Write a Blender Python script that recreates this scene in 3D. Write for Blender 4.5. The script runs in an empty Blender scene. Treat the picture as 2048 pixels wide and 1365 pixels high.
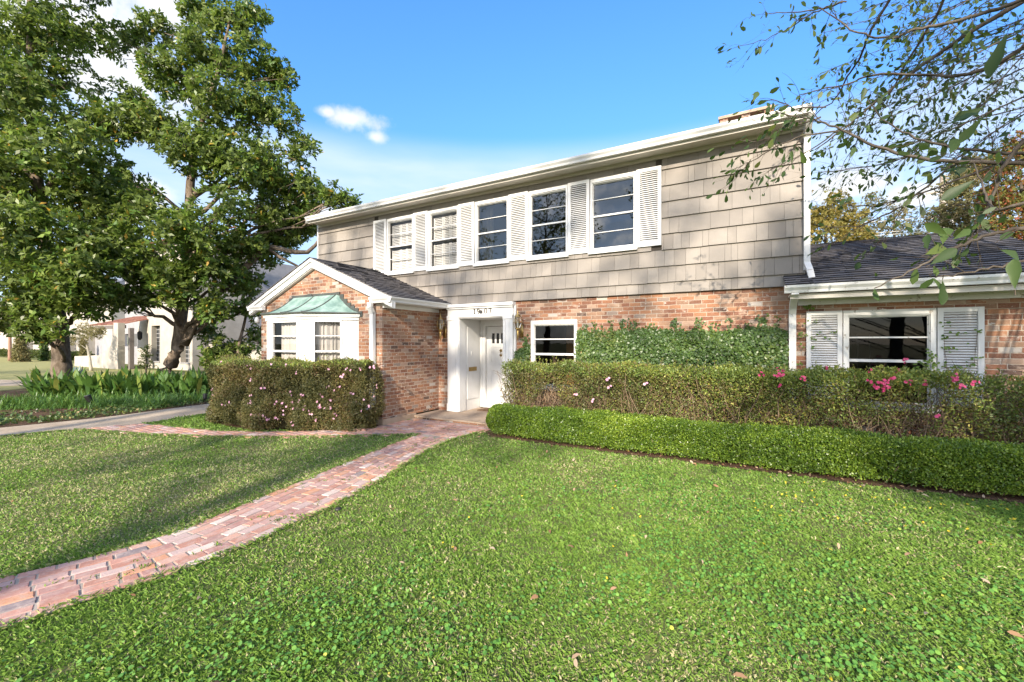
import bpy, math, random
import numpy as np
from mathutils import Vector, Matrix

random.seed(7)
RNG = np.random.default_rng(11)
scene = bpy.context.scene
COL = scene.collection
R = math.radians

# ------------------------------------------------------------------ camera
CAM_H = 1.83
THETA = R(29.15)
FPX = 850.0
cam_d = bpy.data.cameras.new("camera")
cam = bpy.data.objects.new("camera", cam_d)
COL.objects.link(cam)
cam.location = (0, 0, CAM_H)
cam.rotation_euler = (R(90), 0, THETA)
cam_d.sensor_width = 36.0
cam_d.lens = FPX / 2048 * 36.0
cam_d.shift_y = 2.5 / 2048
cam_d.clip_start = 0.05
cam_d.clip_end = 2000
scene.camera = cam
SN, CS = math.sin(THETA), math.cos(THETA)


def at(px, py, t):
    """point seen at photo pixel (px, py) at forward distance t metres"""
    u = (px - 1024) / FPX
    v = (685 - py) / FPX
    return Vector(((-SN + u * CS) * t, (CS + u * SN) * t, CAM_H + v * t))


# ------------------------------------------------------------------ light
SUN_EL, SUN_AZ = 25.0, 13.0      # azimuth: degrees from -Y towards +X (behind the camera, a little to the right)
to_sun = Vector((math.sin(R(SUN_AZ)) * math.cos(R(SUN_EL)), -math.cos(R(SUN_AZ)) * math.cos(R(SUN_EL)), math.sin(R(SUN_EL))))
sd = bpy.data.lights.new("sun", "SUN")
sd.energy = 3.3
sd.angle = R(0.6)
sd.color = (1.0, 0.885, 0.735)
sun = bpy.data.objects.new("sun", sd)
COL.objects.link(sun)
sun.rotation_euler = to_sun.to_track_quat('Z', 'Y').to_euler()

scene.view_settings.view_transform = 'Standard'
scene.view_settings.look = 'None'
scene.view_settings.exposure = 1.5
scene.view_settings.gamma = 1.0
scene.view_settings.use_curve_mapping = False
scene.cycles.max_bounces = 8
scene.cycles.diffuse_bounces = 4
scene.cycles.transparent_max_bounces = 12
scene.cycles.caustics_reflective = False
scene.cycles.caustics_refractive = False


# ------------------------------------------------------------------ node helpers
class NT:
    def __init__(self, tree):
        self.t = tree
        self.n = tree.nodes
        self.l = tree.links

    def node(self, typ, **kw):
        nd = self.n.new(typ)
        for k, v in kw.items():
            setattr(nd, k, v)
        return nd

    def put(self, sock, v):
        if isinstance(v, bpy.types.NodeSocket):
            self.l.new(v, sock)
        elif v is not None:
            if sock.type == 'RGBA' and not hasattr(v, '__len__'):
                v = (v, v, v, 1)
            elif sock.type == 'RGBA' and len(v) == 3:
                v = (*v, 1)
            sock.default_value = v

    def m(self, op, a, b=None, c=None, clamp=False):
        nd = self.node('ShaderNodeMath', operation=op, use_clamp=clamp)
        for i, v in enumerate((a, b, c)):
            self.put(nd.inputs[i], v)
        return nd.outputs[0]

    def vm(self, op, a, b=None):
        nd = self.node('ShaderNodeVectorMath', operation=op)
        self.put(nd.inputs[0], a)
        if b is not None:
            self.put(nd.inputs[1], b)
        return nd.outputs[1] if op in ('DOT_PRODUCT', 'LENGTH') else nd.outputs[0]

    def mix(self, f, a, b, blend='MIX'):
        nd = self.node('ShaderNodeMix', data_type='RGBA', blend_type=blend)
        self.put(nd.inputs[0], f)
        self.put(nd.inputs[6], a)
        self.put(nd.inputs[7], b)
        return nd.outputs[2]

    def sep(self, v):
        nd = self.node('ShaderNodeSeparateXYZ')
        self.put(nd.inputs[0], v)
        return nd.outputs

    def comb(self, x, y, z):
        nd = self.node('ShaderNodeCombineXYZ')
        for i, v in enumerate((x, y, z)):
            self.put(nd.inputs[i], v)
        return nd.outputs[0]

    def noise(self, vec, scale, detail=3, rough=0.55, dist=0.0):
        nd = self.node('ShaderNodeTexNoise')
        if vec is not None:
            self.put(nd.inputs['Vector'], vec)
        nd.inputs['Scale'].default_value = scale
        nd.inputs['Detail'].default_value = detail
        nd.inputs['Roughness'].default_value = rough
        nd.inputs['Distortion'].default_value = dist
        return nd.outputs[0]

    def smooth(self, v, lo, hi, a=0.0, b=1.0):
        nd = self.node('ShaderNodeMapRange', interpolation_type='SMOOTHSTEP')
        self.put(nd.inputs[0], v)
        for i, x in enumerate((lo, hi, a, b)):
            nd.inputs[i + 1].default_value = x
        return nd.outputs[0]

    def ramp(self, f, stops, const=False):
        nd = self.node('ShaderNodeValToRGB')
        cr = nd.color_ramp
        if const:
            cr.interpolation = 'CONSTANT'
        while len(cr.elements) < len(stops):
            cr.elements.new(0.5)
        for e, (p, c) in zip(cr.elements, stops):
            e.position = p
            e.color = (*c, 1)
        self.put(nd.inputs[0], f)
        return nd.outputs[0]

    def attr(self, name='rnd'):
        nd = self.node('ShaderNodeAttribute', attribute_name=name)
        return nd.outputs['Fac']

    def obj(self):
        return self.node('ShaderNodeTexCoord').outputs['Object']

    def bump(self, h, strength=0.3, dist=0.01):
        nd = self.node('ShaderNodeBump')
        nd.inputs['Strength'].default_value = strength
        nd.inputs['Distance'].default_value = dist
        self.put(nd.inputs['Height'], h)
        return nd.outputs[0]


MATS = {}


def mat(name, fn):
    if name in MATS:
        return MATS[name]
    m = bpy.data.materials.new(name)
    m.use_nodes = True
    m.node_tree.nodes.clear()
    nt = NT(m.node_tree)
    out = nt.node('ShaderNodeOutputMaterial')
    sh = fn(nt)
    nt.l.new(sh, out.inputs[0])
    MATS[name] = m
    return m


def pbsdf(nt, color, rough=0.6, metal=0.0, spec=0.5, normal=None):
    nd = nt.node('ShaderNodeBsdfPrincipled')
    nt.put(nd.inputs['Base Color'], color)
    nt.put(nd.inputs['Roughness'], rough)
    nd.inputs['Metallic'].default_value = metal
    nd.inputs['Specular IOR Level'].default_value = spec
    if normal is not None:
        nt.l.new(normal, nd.inputs['Normal'])
    return nd.outputs[0]


# ------------------------------------------------------------------ world: sky with a few clouds
world = bpy.data.worlds.new("World")
scene.world = world
world.use_nodes = True
world.node_tree.nodes.clear()
w = NT(world.node_tree)
sky = w.node('ShaderNodeTexSky', sky_type='NISHITA')
sky.sun_disc = False
sky.sun_elevation = R(SUN_EL)
sky.sun_rotation = math.atan2(to_sun.x, to_sun.y)
sky.altitude = 0
sky.air_density = 1.0
sky.dust_density = 0.4
sky.ozone_density = 2.0
hs = w.node('ShaderNodeHueSaturation')
hs.inputs['Saturation'].default_value = 1.22
hs.inputs['Value'].default_value = 1.0
w.l.new(sky.outputs[0], hs.inputs['Color'])
gen = w.node('ShaderNodeTexCoord').outputs['Generated']
dirn = w.vm('NORMALIZE', gen)
dx, dy, dz = w.sep(dirn)
nz = w.noise(dirn, 9.0, 6, 0.6)
nz2 = w.noise(dirn, 3.2, 6, 0.6)
nz3 = w.noise(dirn, 26.0, 5, 0.62)


def spot(px, py, rx, ry, soft=0.45, amp=0.55):
    d = (at(px, py, 1.0) - Vector((0, 0, CAM_H))).normalized()
    r = d.cross(Vector((0, 0, 1))).normalized()
    u = r.cross(d)
    a = w.m('DIVIDE', w.vm('DOT_PRODUCT', dirn, tuple(r)), rx)
    b = w.m('DIVIDE', w.vm('DOT_PRODUCT', dirn, tuple(u)), ry)
    front = w.m('GREATER_THAN', w.vm('DOT_PRODUCT', dirn, tuple(d)), 0.3)
    q = w.m('SQRT', w.m('ADD', w.m('MULTIPLY', a, a), w.m('MULTIPLY', b, b)))
    q = w.m('ADD', q, w.m('MULTIPLY', w.m('SUBTRACT', nz3, 0.5), amp * 2.2))
    q = w.m('ADD', q, w.m('MULTIPLY', w.m('SUBTRACT', nz, 0.5), amp * 2.0))
    return w.m('MULTIPLY', w.smooth(q, 1.0, 1.0 - soft), front)


cl = spot(702, 238, 0.066, 0.027, 0.95, 0.62)
for s in ((752, 275, 0.026, 0.017, 1.2, 0.7), (655, 225, 0.026, 0.015, 0.9, 0.6), (1690, 372, 0.085, 0.035, 0.6, 0.5), (1850, 385, 0.075, 0.03, 0.6, 0.5),
          (210, 110, 0.16, 0.11, 0.7, 0.7), (330, 20, 0.05, 0.06, 0.8, 0.6), (90, 40, 0.2, 0.13, 0.8, 0.7), (290, 385, 0.05, 0.03, 0.8, 0.5), (620, 420, 0.1, 0.05, 0.9, 0.6)):
    cl = w.m('MAXIMUM', cl, spot(*s))
# unseen clouds behind the camera, added brighter than those ahead to fill the shade
back = w.smooth(dy, 0.1, -0.35)
cl2 = w.m('MULTIPLY', w.smooth(nz2, 0.46, 0.62), back)
el = w.m('ARCSINE', dz)
veil_n = w.noise(w.vm('MULTIPLY', dirn, (2.0, 2.0, 9.0)), 2.2, 4, 0.5)
band = w.m('MULTIPLY', w.smooth(el, R(26.0), R(21.5)), w.smooth(veil_n, 0.25, 0.75, 0.6, 1.0))
low = w.smooth(el, R(22), R(2), 0.0, 0.28)
veil = w.m('MAXIMUM', w.m('MULTIPLY', band, 0.9), low)
skycol = w.mix(1.0, hs.outputs[0], w.mix(w.smooth(el, R(8), R(40)), (0.55, 0.60, 0.72), (0.72, 0.85, 1.0)), 'MULTIPLY')
veilcol = w.mix(veil, skycol, (1.95, 2.35, 2.8))
cloudcol = w.mix(w.smooth(nz3, 0.35, 0.65), (2.35, 2.45, 2.6), (3.1, 3.1, 3.1))
final = w.mix(cl, veilcol, cloudcol)
final = w.mix(cl2, final, (9.0, 8.6, 8.0))
bg = w.node('ShaderNodeBackground')
bg.inputs['Strength'].default_value = 0.15
w.l.new(final, bg.inputs[0])
wo = w.node('ShaderNodeOutputWorld')
w.l.new(bg.outputs[0], wo.inputs[0])


# ------------------------------------------------------------------ mesh helpers
class MB:
    """collects faces for one mesh; every vertex carries a random number for the material"""

    def __init__(self):
        self.v, self.f, self.r = [], [], []

    def add(self, verts, faces, rnd=None):
        o = len(self.v)
        rnd = random.random() if rnd is None else rnd
        self.v += [tuple(p) for p in verts]
        self.r += [rnd] * len(verts)
        self.f += [tuple(i + o for i in f) for f in faces]

    def box(self, x0, x1, y0, y1, z0, z1, rnd=None):
        self.add([(x0, y0, z0), (x1, y0, z0), (x1, y1, z0), (x0, y1, z0), (x0, y0, z1), (x1, y0, z1), (x1, y1, z1), (x0, y1, z1)],
                 [(0, 3, 2, 1), (4, 5, 6, 7), (0, 1, 5, 4), (1, 2, 6, 5), (2, 3, 7, 6), (3, 0, 4, 7)], rnd)

    def obox(self, c, ax, ay, az, rnd=None):
        """oriented box: centre and three half axes"""
        c, ax, ay, az = map(Vector, (c, ax, ay, az))
        vs = [c + ax * i + ay * j + az * k for k in (-1, 1) for (i, j) in ((-1, -1), (1, -1), (1, 1), (-1, 1))]
        self.add(vs, [(0, 3, 2, 1), (4, 5, 6, 7), (0, 1, 5, 4), (1, 2, 6, 5), (2, 3, 7, 6), (3, 0, 4, 7)], rnd)

    def quad(self, a, b, c, d, rnd=None):
        self.add([a, b, c, d], [(0, 1, 2, 3)], rnd)

    def prism(self, poly, vec, rnd=None):
        """polygon (list of points) swept along vec, closed"""
        n = len(poly)
        vec = Vector(vec)
        vs = [Vector(p) for p in poly] + [Vector(p) + vec for p in poly]
        fs = [tuple(range(n)), tuple(range(2 * n - 1, n - 1, -1))]
        fs += [(i, i + n, (i + 1) % n + n, (i + 1) % n) for i in range(n)]
        self.add(vs, fs, rnd)

    def tube(self, pts, radii, n=8, rnd=None, cap=True):
        pts = [Vector(p) for p in pts]
        rnd = random.random() if rnd is None else rnd
        vs, fs = [], []
        up = Vector((0.31, 0.17, 0.94)).normalized()
        for i, p in enumerate(pts):
            d = (pts[min(i + 1, len(pts) - 1)] - pts[max(i - 1, 0)]).normalized()
            a = d.cross(up)
            if a.length < 1e-3:
                a = d.cross(Vector((1, 0, 0)))
            a.normalize()
            b = d.cross(a)
            r = radii[i] if hasattr(radii, '__len__') else radii
            for k in range(n):
                t = 2 * math.pi * k / n
                vs.append(p + a * (r * math.cos(t)) + b * (r * math.sin(t)))
        for i in range(len(pts) - 1):
            for k in range(n):
                k2 = (k + 1) % n
                fs.append((i * n + k, i * n + k2, (i + 1) * n + k2, (i + 1) * n + k))
        if cap:
            fs.append(tuple(range(n - 1, -1, -1)))
            fs.append(tuple(range((len(pts) - 1) * n, len(pts) * n)))
        self.add(vs, fs, rnd)

    def lathe(self, c, prof, n=12, rnd=None):
        """prof: list of (radius, z) around vertical axis at c"""
        c = Vector(c)
        vs, fs = [], []
        for r, z in prof:
            for k in range(n):
                t = 2 * math.pi * k / n
                vs.append(c + Vector((r * math.cos(t), r * math.sin(t), z)))
        for i in range(len(prof) - 1):
            for k in range(n):
                k2 = (k + 1) % n
                fs.append((i * n + k, i * n + k2, (i + 1) * n + k2, (i + 1) * n + k))
        fs.append(tuple(range(n - 1, -1, -1)))
        fs.append(tuple(range((len(prof) - 1) * n, len(prof) * n)))
        self.add(vs, fs, rnd)


def link(o, parent=None):
    COL.objects.link(o)
    if parent is not None:
        o.parent = parent
    return o


def root_loc(o):
    while o.parent is not None:
        o = o.parent
    return o.location


def thing(name, label, cat, loc=(0, 0, 0), group=None):
    o = bpy.data.objects.new(name, None)
    o.empty_display_size = 0.2
    o.location = loc
    o['label'] = label
    o['category'] = cat
    if group:
        o['group'] = group
    return link(o)


def tag(o, label=None, cat=None, group=None, kind=None):
    for k, v in (('label', label), ('category', cat), ('group', group), ('kind', kind)):
        if v:
            o[k] = v
    return o


def build(name, mb, m, parent=None, smooth=False, loc=None):
    """link the collected faces as ONE mesh object; coordinates are world metres"""
    me = bpy.data.meshes.new(name)
    off = root_loc(parent) if parent is not None else Vector(loc or (0, 0, 0))
    me.from_pydata([(x - off[0], y - off[1], z - off[2]) for x, y, z in mb.v], [], mb.f)
    a = me.attributes.new('rnd', 'FLOAT', 'POINT')
    a.data.foreach_set('value', np.array(mb.r, dtype=np.float32))
    me.materials.append(m)
    if smooth:
        me.polygons.foreach_set('use_smooth', [True] * len(me.polygons))
    me.update()
    o = bpy.data.objects.new(name, me)
    if parent is None:
        o.location = off
    return link(o, parent)


def npmesh(name, V, k, m, rnd, parent=None, smooth=False, loc=None):
    """V: (n, k, 3) array of n separate k-sided faces"""
    n = V.shape[0]
    off = np.array(root_loc(parent) if parent is not None else (loc or (0, 0, 0)), dtype=np.float32)
    me = bpy.data.meshes.new(name)
    me.vertices.add(n * k)
    me.vertices.foreach_set('co', (V.reshape(-1, 3).astype(np.float32) - off).ravel())
    me.loops.add(n * k)
    me.loops.foreach_set('vertex_index', np.arange(n * k, dtype=np.int32))
    me.polygons.add(n)
    me.polygons.foreach_set('loop_start', np.arange(0, n * k, k, dtype=np.int32))
    a = me.attributes.new('rnd', 'FLOAT', 'POINT')
    a.data.foreach_set('value', np.repeat(rnd, k).astype(np.float32))
    me.materials.append(m)
    me.update(calc_edges=True)
    o = bpy.data.objects.new(name, me)
    if parent is None:
        o.location = tuple(float(x) for x in off)
    return link(o, parent)


def unit(a):
    return a / np.maximum(np.linalg.norm(a, axis=-1, keepdims=True), 1e-9)


def leaf_quads(C, A, N, L, W, fold=0.18, wide=0.5, bend=0.0):
    """C base points, A axes, N rough normals -> (n,4,3) folded leaf quads"""
    A = unit(A)
    S = unit(np.cross(A, N))
    N = np.cross(S, A)
    L = np.asarray(L).reshape(-1, 1)
    W = np.asarray(W).reshape(-1, 1)
    mid = C + A * L * wide
    l = mid + S * W * 0.5 + N * W * fold
    r = mid - S * W * 0.5 + N * W * fold
    tip = C + A * L - N * L * bend
    return np.stack([C, r, tip, l], axis=1)


def leaf_hex(C, A, N, L, W, fold=0.12, bend=0.1):
    """rounder six-cornered leaves (n,6,3)"""
    A = unit(A)
    S = unit(np.cross(A, N))
    N = np.cross(S, A)
    L = np.asarray(L).reshape(-1, 1)
    W = np.asarray(W).reshape(-1, 1)
    p1 = C + A * L * 0.38 + N * W * fold
    p2 = C + A * L * 0.76 + N * W * fold - N * L * bend * 0.5
    tip = C + A * L - N * L * bend
    return np.stack([C, p1 - S * W * 0.42, p2 - S * W * 0.46, tip, p2 + S * W * 0.46, p1 + S * W * 0.42], axis=1)


def rdir(n, up=0.0):
    d = RNG.normal(size=(n, 3))
    d = unit(d)
    d[:, 2] += up
    return unit(d)


def vnoise(Q):
    i0 = np.floor(Q).astype(np.int64)
    f = Q - i0
    f = f * f * (3 - 2 * f)
    out = np.zeros(len(Q))
    for a in (0, 1):
        for b in (0, 1):
            for c in (0, 1):
                h = (i0[:, 0] + a) * 73856093 ^ (i0[:, 1] + b) * 19349663 ^ (i0[:, 2] + c) * 83492791
                h = (h ^ (h >> 13)) * 1274126177 & 0x7fffffff
                h = (h ^ (h >> 15)) & 0xffff
                wgt = (f[:, 0] if a else 1 - f[:, 0]) * (f[:, 1] if b else 1 - f[:, 1]) * (f[:, 2] if c else 1 - f[:, 2])
                out += wgt * h / 65535.0
    return out


def pn(P, f, seed=0.0):
    """value noise in 0..1 at points P (two octaves)"""
    Q = np.asarray(P, float) * f * 0.9
    Q = np.stack([0.8 * Q[:, 0] + 0.6 * Q[:, 1], -0.6 * Q[:, 0] + 0.8 * Q[:, 1] + 0.2 * Q[:, 2], Q[:, 2] + 0.13 * Q[:, 0]], 1) + seed * np.array([3.7, 1.9, 5.3]) + 100.0
    return np.clip(0.5 + 1.15 * (0.68 * vnoise(Q) + 0.32 * vnoise(Q * 2.3 + 17.0) - 0.5), 0, 1)


# ------------------------------------------------------------------ materials
def white_paint(nt):
    o = nt.obj()
    n = nt.noise(o, 2.5, 5, 0.6)
    d = nt.noise(nt.vm('MULTIPLY', o, (14, 14, 2.5)), 1.0, 4, 0.6)
    c = nt.mix(nt.smooth(n, 0.45, 0.8), (0.68, 0.675, 0.66), (0.61, 0.60, 0.57))
    c = nt.mix(nt.smooth(d, 0.60, 0.8, 0.0, 0.30), c, (0.50, 0.46, 0.40))
    return pbsdf(nt, c, 0.42, normal=nt.bump(d, 0.08, 0.004))


WHITE = mat('white_paint', white_paint)


def worn_paint(nt):
    o = nt.obj()
    n = nt.noise(o, 11, 6, 0.7)
    c = nt.mix(nt.smooth(n, 0.60, 0.66), (0.74, 0.73, 0.70), (0.33, 0.28, 0.22))
    c = nt.mix(nt.smooth(nt.noise(o, 1.8, 3), 0.4, 0.7, 0, 0.4), c, (0.52, 0.51, 0.44))
    return pbsdf(nt, c, 0.55, normal=nt.bump(n, 0.15, 0.004))


WORN = mat('worn_white_paint', worn_paint)


def cream_paint(nt):
    o = nt.obj()
    n = nt.noise(o, 3, 4)
    return pbsdf(nt, nt.mix(n, (0.55, 0.51, 0.44), (0.62, 0.58, 0.52)), 0.6)


CREAM = mat('cream_soffit_paint', cream_paint)

BRICKS = [(0.0, (0.258, 0.108, 0.057)), (0.17, (0.318, 0.149, 0.078)), (0.33, (0.194, 0.077, 0.046)), (0.46, (0.284, 0.167, 0.106)), (0.58, (0.150, 0.063, 0.040)),
          (0.68, (0.241, 0.140, 0.092)), (0.77, (0.344, 0.234, 0.170)), (0.85, (0.224, 0.180, 0.152)), (0.91, (0.073, 0.045, 0.037)), (0.965, (0.447, 0.405, 0.359))]


def brick_wall(bw, bh, mort=0.011, stain=1.0):
    def fn(nt):
        o = nt.obj()
        x, y, z = nt.sep(o)
        wob = nt.noise(o, 9.0, 3, 0.6)
        wob2 = nt.noise(nt.vm('ADD', o, (7.3, 2.1, 5.5)), 9.0, 3, 0.6)
        u = nt.m('ADD', nt.m('ADD', x, y), nt.m('MULTIPLY', nt.m('SUBTRACT', wob, 0.5), 0.016))
        v = nt.m('ADD', z, nt.m('MULTIPLY', nt.m('SUBTRACT', wob2, 0.5), 0.013))
        vr = nt.m('DIVIDE', v, bh)
        row = nt.m('FLOOR', vr)
        wn = nt.node('ShaderNodeTexWhiteNoise', noise_dimensions='1D')
        nt.put(wn.inputs['W'], row)
        off = nt.m('ADD', nt.m('MULTIPLY', nt.m('MODULO', nt.m('ABSOLUTE', row), 2.0), 0.5), nt.m('MULTIPLY', wn.outputs[0], 0.22))
        uc = nt.m('ADD', nt.m('DIVIDE', u, bw), off)
        col = nt.m('FLOOR', uc)
        fu = nt.m('MULTIPLY', nt.m('FRACT', uc), bw)
        fv = nt.m('MULTIPLY', nt.m('FRACT', vr), bh)
        eu = nt.m('MINIMUM', fu, nt.m('SUBTRACT', bw, fu))
        ev = nt.m('MINIMUM', fv, nt.m('SUBTRACT', bh, fv))
        e = nt.m('MINIMUM', eu, ev)
        e = nt.m('ADD', e, nt.m('MULTIPLY', nt.m('SUBTRACT', nt.noise(o, 60, 2), 0.5), 0.006))
        brick = nt.smooth(e, mort * 0.30, mort * 0.72)
        w2 = nt.node('ShaderNodeTexWhiteNoise', noise_dimensions='2D')
        nt.put(w2.inputs['Vector'], nt.comb(col, row, 0))
        # bricks vary in patches: some areas keep more of the dark ones
        region = nt.noise(o, 0.9, 2)
        pick = nt.m('ADD', w2.outputs[0], nt.m('MULTIPLY', nt.m('SUBTRACT', region, 0.5), 0.25), clamp=True)
        c = nt.ramp(pick, BRICKS, const=True)
        g = nt.noise(o, 45, 4, 0.7)
        c = nt.mix(nt.smooth(g, 0.3, 0.75, 0.0, 0.55), c, nt.mix(0.5, c, (0.50, 0.33, 0.23)))
        c = nt.mix(nt.smooth(nt.noise(o, 120, 2), 0.55, 0.75, 0.0, 0.4), c, (0.10, 0.05, 0.03))
        mc = nt.mix(nt.noise(o, 20, 3), (0.40, 0.33, 0.26), (0.52, 0.45, 0.37))
        mc = nt.mix(nt.smooth(nt.noise(o, 1.3, 3), 0.42, 0.62), mc, nt.mix(0.55, mc, (0.40, 0.21, 0.12)))
        c = nt.mix(brick, mc, c)
        # smeared old mortar over whole bricks, and flecks of white paint
        sm = nt.smooth(nt.noise(nt.vm('MULTIPLY', o, (1.0, 1.0, 2.2)), 5.0, 5, 0.62), 0.54, 0.68, 0.0, 0.65 * stain)
        c = nt.mix(sm, c, (0.46, 0.35, 0.27))
        fl = nt.smooth(nt.noise(nt.vm('MULTIPLY', o, (1.0, 1.0, 1.9)), 8.5, 4, 0.68), 0.625, 0.675, 0.0, 0.85 * stain)
        c = nt.mix(fl, c, (0.66, 0.62, 0.56))
        h = nt.m('ADD', nt.m('MULTIPLY', brick, 0.8), nt.m('MULTIPLY', g, 0.5))
        return pbsdf(nt, c, 0.85, spec=0.25, normal=nt.bump(h, 0.7, 0.010))
    return fn


BRICK = mat('old_brick', brick_wall(0.215, 0.0765))
BRICK_CLEAN = mat('old_brick_orange', brick_wall(0.215, 0.0765, 0.010, 0.35))


def shingle_siding(nt):
    o = nt.obj()
    r = nt.attr()
    g = nt.noise(nt.vm('MULTIPLY', o, (75, 75, 2.2)), 1.0, 4, 0.65)
    b = nt.noise(nt.vm('MULTIPLY', o, (1.4, 1.4, 2.0)), 1.0, 4, 0.6)
    c = nt.ramp(r, [(0.0, (0.205, 0.182, 0.157)), (0.5, (0.240, 0.214, 0.186)), (1.0, (0.278, 0.248, 0.215))])
    c = nt.mix(nt.smooth(g, 0.35, 0.75, 0, 0.35), c, (0.22, 0.19, 0.158))
    c = nt.mix(nt.smooth(b, 0.5, 0.75, 0, 0.35), c, (0.375, 0.332, 0.285))
    return pbsdf(nt, c, 0.62, spec=0.35, normal=nt.bump(g, 0.25, 0.004))


SIDING = mat('taupe_shingle_siding', shingle_siding)
GAP = mat('dark_backing', lambda nt: pbsdf(nt, nt.mix(nt.noise(nt.obj(), 8), (0.05, 0.043, 0.036), (0.08, 0.065, 0.05)), 0.9))


def roof_shingle(nt):
    r = nt.attr()
    o = nt.obj()
    g = nt.noise(o, 160, 3, 0.7)
    c = nt.ramp(r, [(0.0, (0.035, 0.034, 0.036)), (0.06, (0.10, 0.095, 0.098)), (0.45, (0.13, 0.122, 0.126)), (0.8, (0.16, 0.148, 0.146)), (1.0, (0.19, 0.172, 0.16))])  # lowest stop is the shadow-line tone painted on shingle butts
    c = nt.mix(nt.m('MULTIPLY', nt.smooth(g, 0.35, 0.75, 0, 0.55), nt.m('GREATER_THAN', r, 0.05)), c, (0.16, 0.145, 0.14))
    c = nt.mix(nt.smooth(nt.noise(o, 1.1, 4), 0.5, 0.75, 0, 0.4), c, (0.06, 0.05, 0.045))
    return pbsdf(nt, c, 0.9, spec=0.25, normal=nt.bump(g, 0.5, 0.004))


ROOF = mat('grey_roof_shingle', roof_shingle)


def copper(nt):
    o = nt.obj()
    n = nt.noise(nt.vm('MULTIPLY', o, (1, 1, 0.6)), 5.5, 5, 0.65)
    n2 = nt.noise(o, 26, 4, 0.7)
    c = nt.mix(nt.smooth(n, 0.36, 0.68), (0.15, 0.25, 0.215), (0.31, 0.43, 0.375))
    c = nt.mix(nt.smooth(n2, 0.58, 0.8, 0, 0.6), c, (0.14, 0.15, 0.12))
    return pbsdf(nt, c, 0.55, 0.15)


COPPER = mat('green_copper_sheet', copper)
LEAD = mat('dark_lead_flashing', lambda nt: pbsdf(nt, nt.mix(nt.noise(nt.obj(), 14, 4), (0.05, 0.055, 0.05), (0.12, 0.13, 0.115)), 0.55, 0.3))
BRASS = mat('aged_brass', lambda nt: pbsdf(nt, nt.mix(nt.noise(nt.obj(), 30, 4), (0.30, 0.20, 0.07), (0.52, 0.36, 0.14)), 0.35, 0.9))
DARKMETAL = mat('dark_metal', lambda nt: pbsdf(nt, nt.mix(nt.noise(nt.obj(), 30, 3), (0.02, 0.02, 0.02), (0.05, 0.045, 0.04)), 0.45, 0.3))
BRONZE = mat('dark_bronze', lambda nt: pbsdf(nt, nt.mix(nt.noise(nt.obj(), 30, 3), (0.045, 0.035, 0.022), (0.10, 0.075, 0.04)), 0.4, 0.6))


def glass(ior, tint=(1, 1, 1)):
    def fn(nt):
        fr = nt.node('ShaderNodeFresnel')
        fr.inputs[0].default_value = ior
        n = nt.noise(nt.obj(), 1.6, 2)
        gl = nt.node('ShaderNodeBsdfGlossy')
        gl.inputs['Roughness'].default_value = 0.0
        nt.l.new(nt.bump(n, 0.05, 0.02), gl.inputs['Normal'])
        tr = nt.node('ShaderNodeBsdfTransparent')
        tr.inputs[0].default_value = (*tint, 1)
        mx = nt.node('ShaderNodeMixShader')
        nt.l.new(fr.outputs[0], mx.inputs[0])
        nt.l.new(tr.outputs[0], mx.inputs[1])
        nt.l.new(gl.outputs[0], mx.inputs[2])
        return mx.outputs[0]
    return fn


GLASS = mat('window_glass', glass(2.3, (0.85, 0.87, 0.86)))
GLASS2 = mat('storm_window_glass', glass(2.3, (0.7, 0.7, 0.68)))
GLASS_LOW = mat('plain_glass', glass(1.45, (0.9, 0.9, 0.9)))
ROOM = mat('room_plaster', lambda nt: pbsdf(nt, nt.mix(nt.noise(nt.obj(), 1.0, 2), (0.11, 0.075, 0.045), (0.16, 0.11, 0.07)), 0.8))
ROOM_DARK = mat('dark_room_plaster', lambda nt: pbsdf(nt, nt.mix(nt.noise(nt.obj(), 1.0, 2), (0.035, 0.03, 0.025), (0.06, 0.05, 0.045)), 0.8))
CURTAIN = mat('linen_curtain', lambda nt: pbsdf(nt, nt.mix(nt.noise(nt.vm('MULTIPLY', nt.obj(), (9, 9, 0.5)), 1.0, 3), (0.42, 0.39, 0.36), (0.60, 0.57, 0.53)), 0.9))
BLIND = mat('white_blind', lambda nt: pbsdf(nt, nt.mix(nt.noise(nt.obj(), 4), (0.80, 0.79, 0.76), (0.70, 0.69, 0.66)), 0.6))


def concrete(c1, c2, bumpy=0.3):
    def fn(nt):
        o = nt.obj()
        n = nt.noise(o, 1.6, 6, 0.65)
        s = nt.noise(o, 90, 3, 0.7)
        c = nt.mix(nt.smooth(n, 0.3, 0.7), c1, c2)
        c = nt.mix(nt.smooth(s, 0.55, 0.8, 0, 0.5), c, tuple(x * 0.5 for x in c1))
        return pbsdf(nt, c, 0.9, spec=0.2, normal=nt.bump(s, bumpy, 0.006))
    return fn


DRIVE = mat('pebble_concrete', concrete((0.32, 0.25, 0.18), (0.43, 0.35, 0.26)))
STEPTOP = mat('weathered_step', concrete((0.30, 0.22, 0.155), (0.42, 0.33, 0.25)))
STUCCO = mat('white_stucco', concrete((0.36, 0.33, 0.285), (0.45, 0.415, 0.36), 0.15))
STUCCO_SHADE_GREY = mat('shade_grey_stucco', concrete((0.27, 0.265, 0.275), (0.33, 0.325, 0.335), 0.15))  # greyer copy of the stucco, with shade put into its colour
SAND = mat('mortar_bed', concrete((0.26, 0.215, 0.17), (0.38, 0.33, 0.275)))
TILE = mat('red_clay_tile', lambda nt: pbsdf(nt, nt.ramp(nt.attr(), [(0, (0.13, 0.045, 0.03)), (0.5, (0.20, 0.08, 0.05)), (1, (0.27, 0.13, 0.085))]), 0.8))
SLATE = mat('slate_grey_awning', lambda nt: pbsdf(nt, nt.mix(nt.noise(nt.obj(), 2.0, 3), (0.16, 0.17, 0.19), (0.22, 0.23, 0.26)), 0.7))


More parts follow.
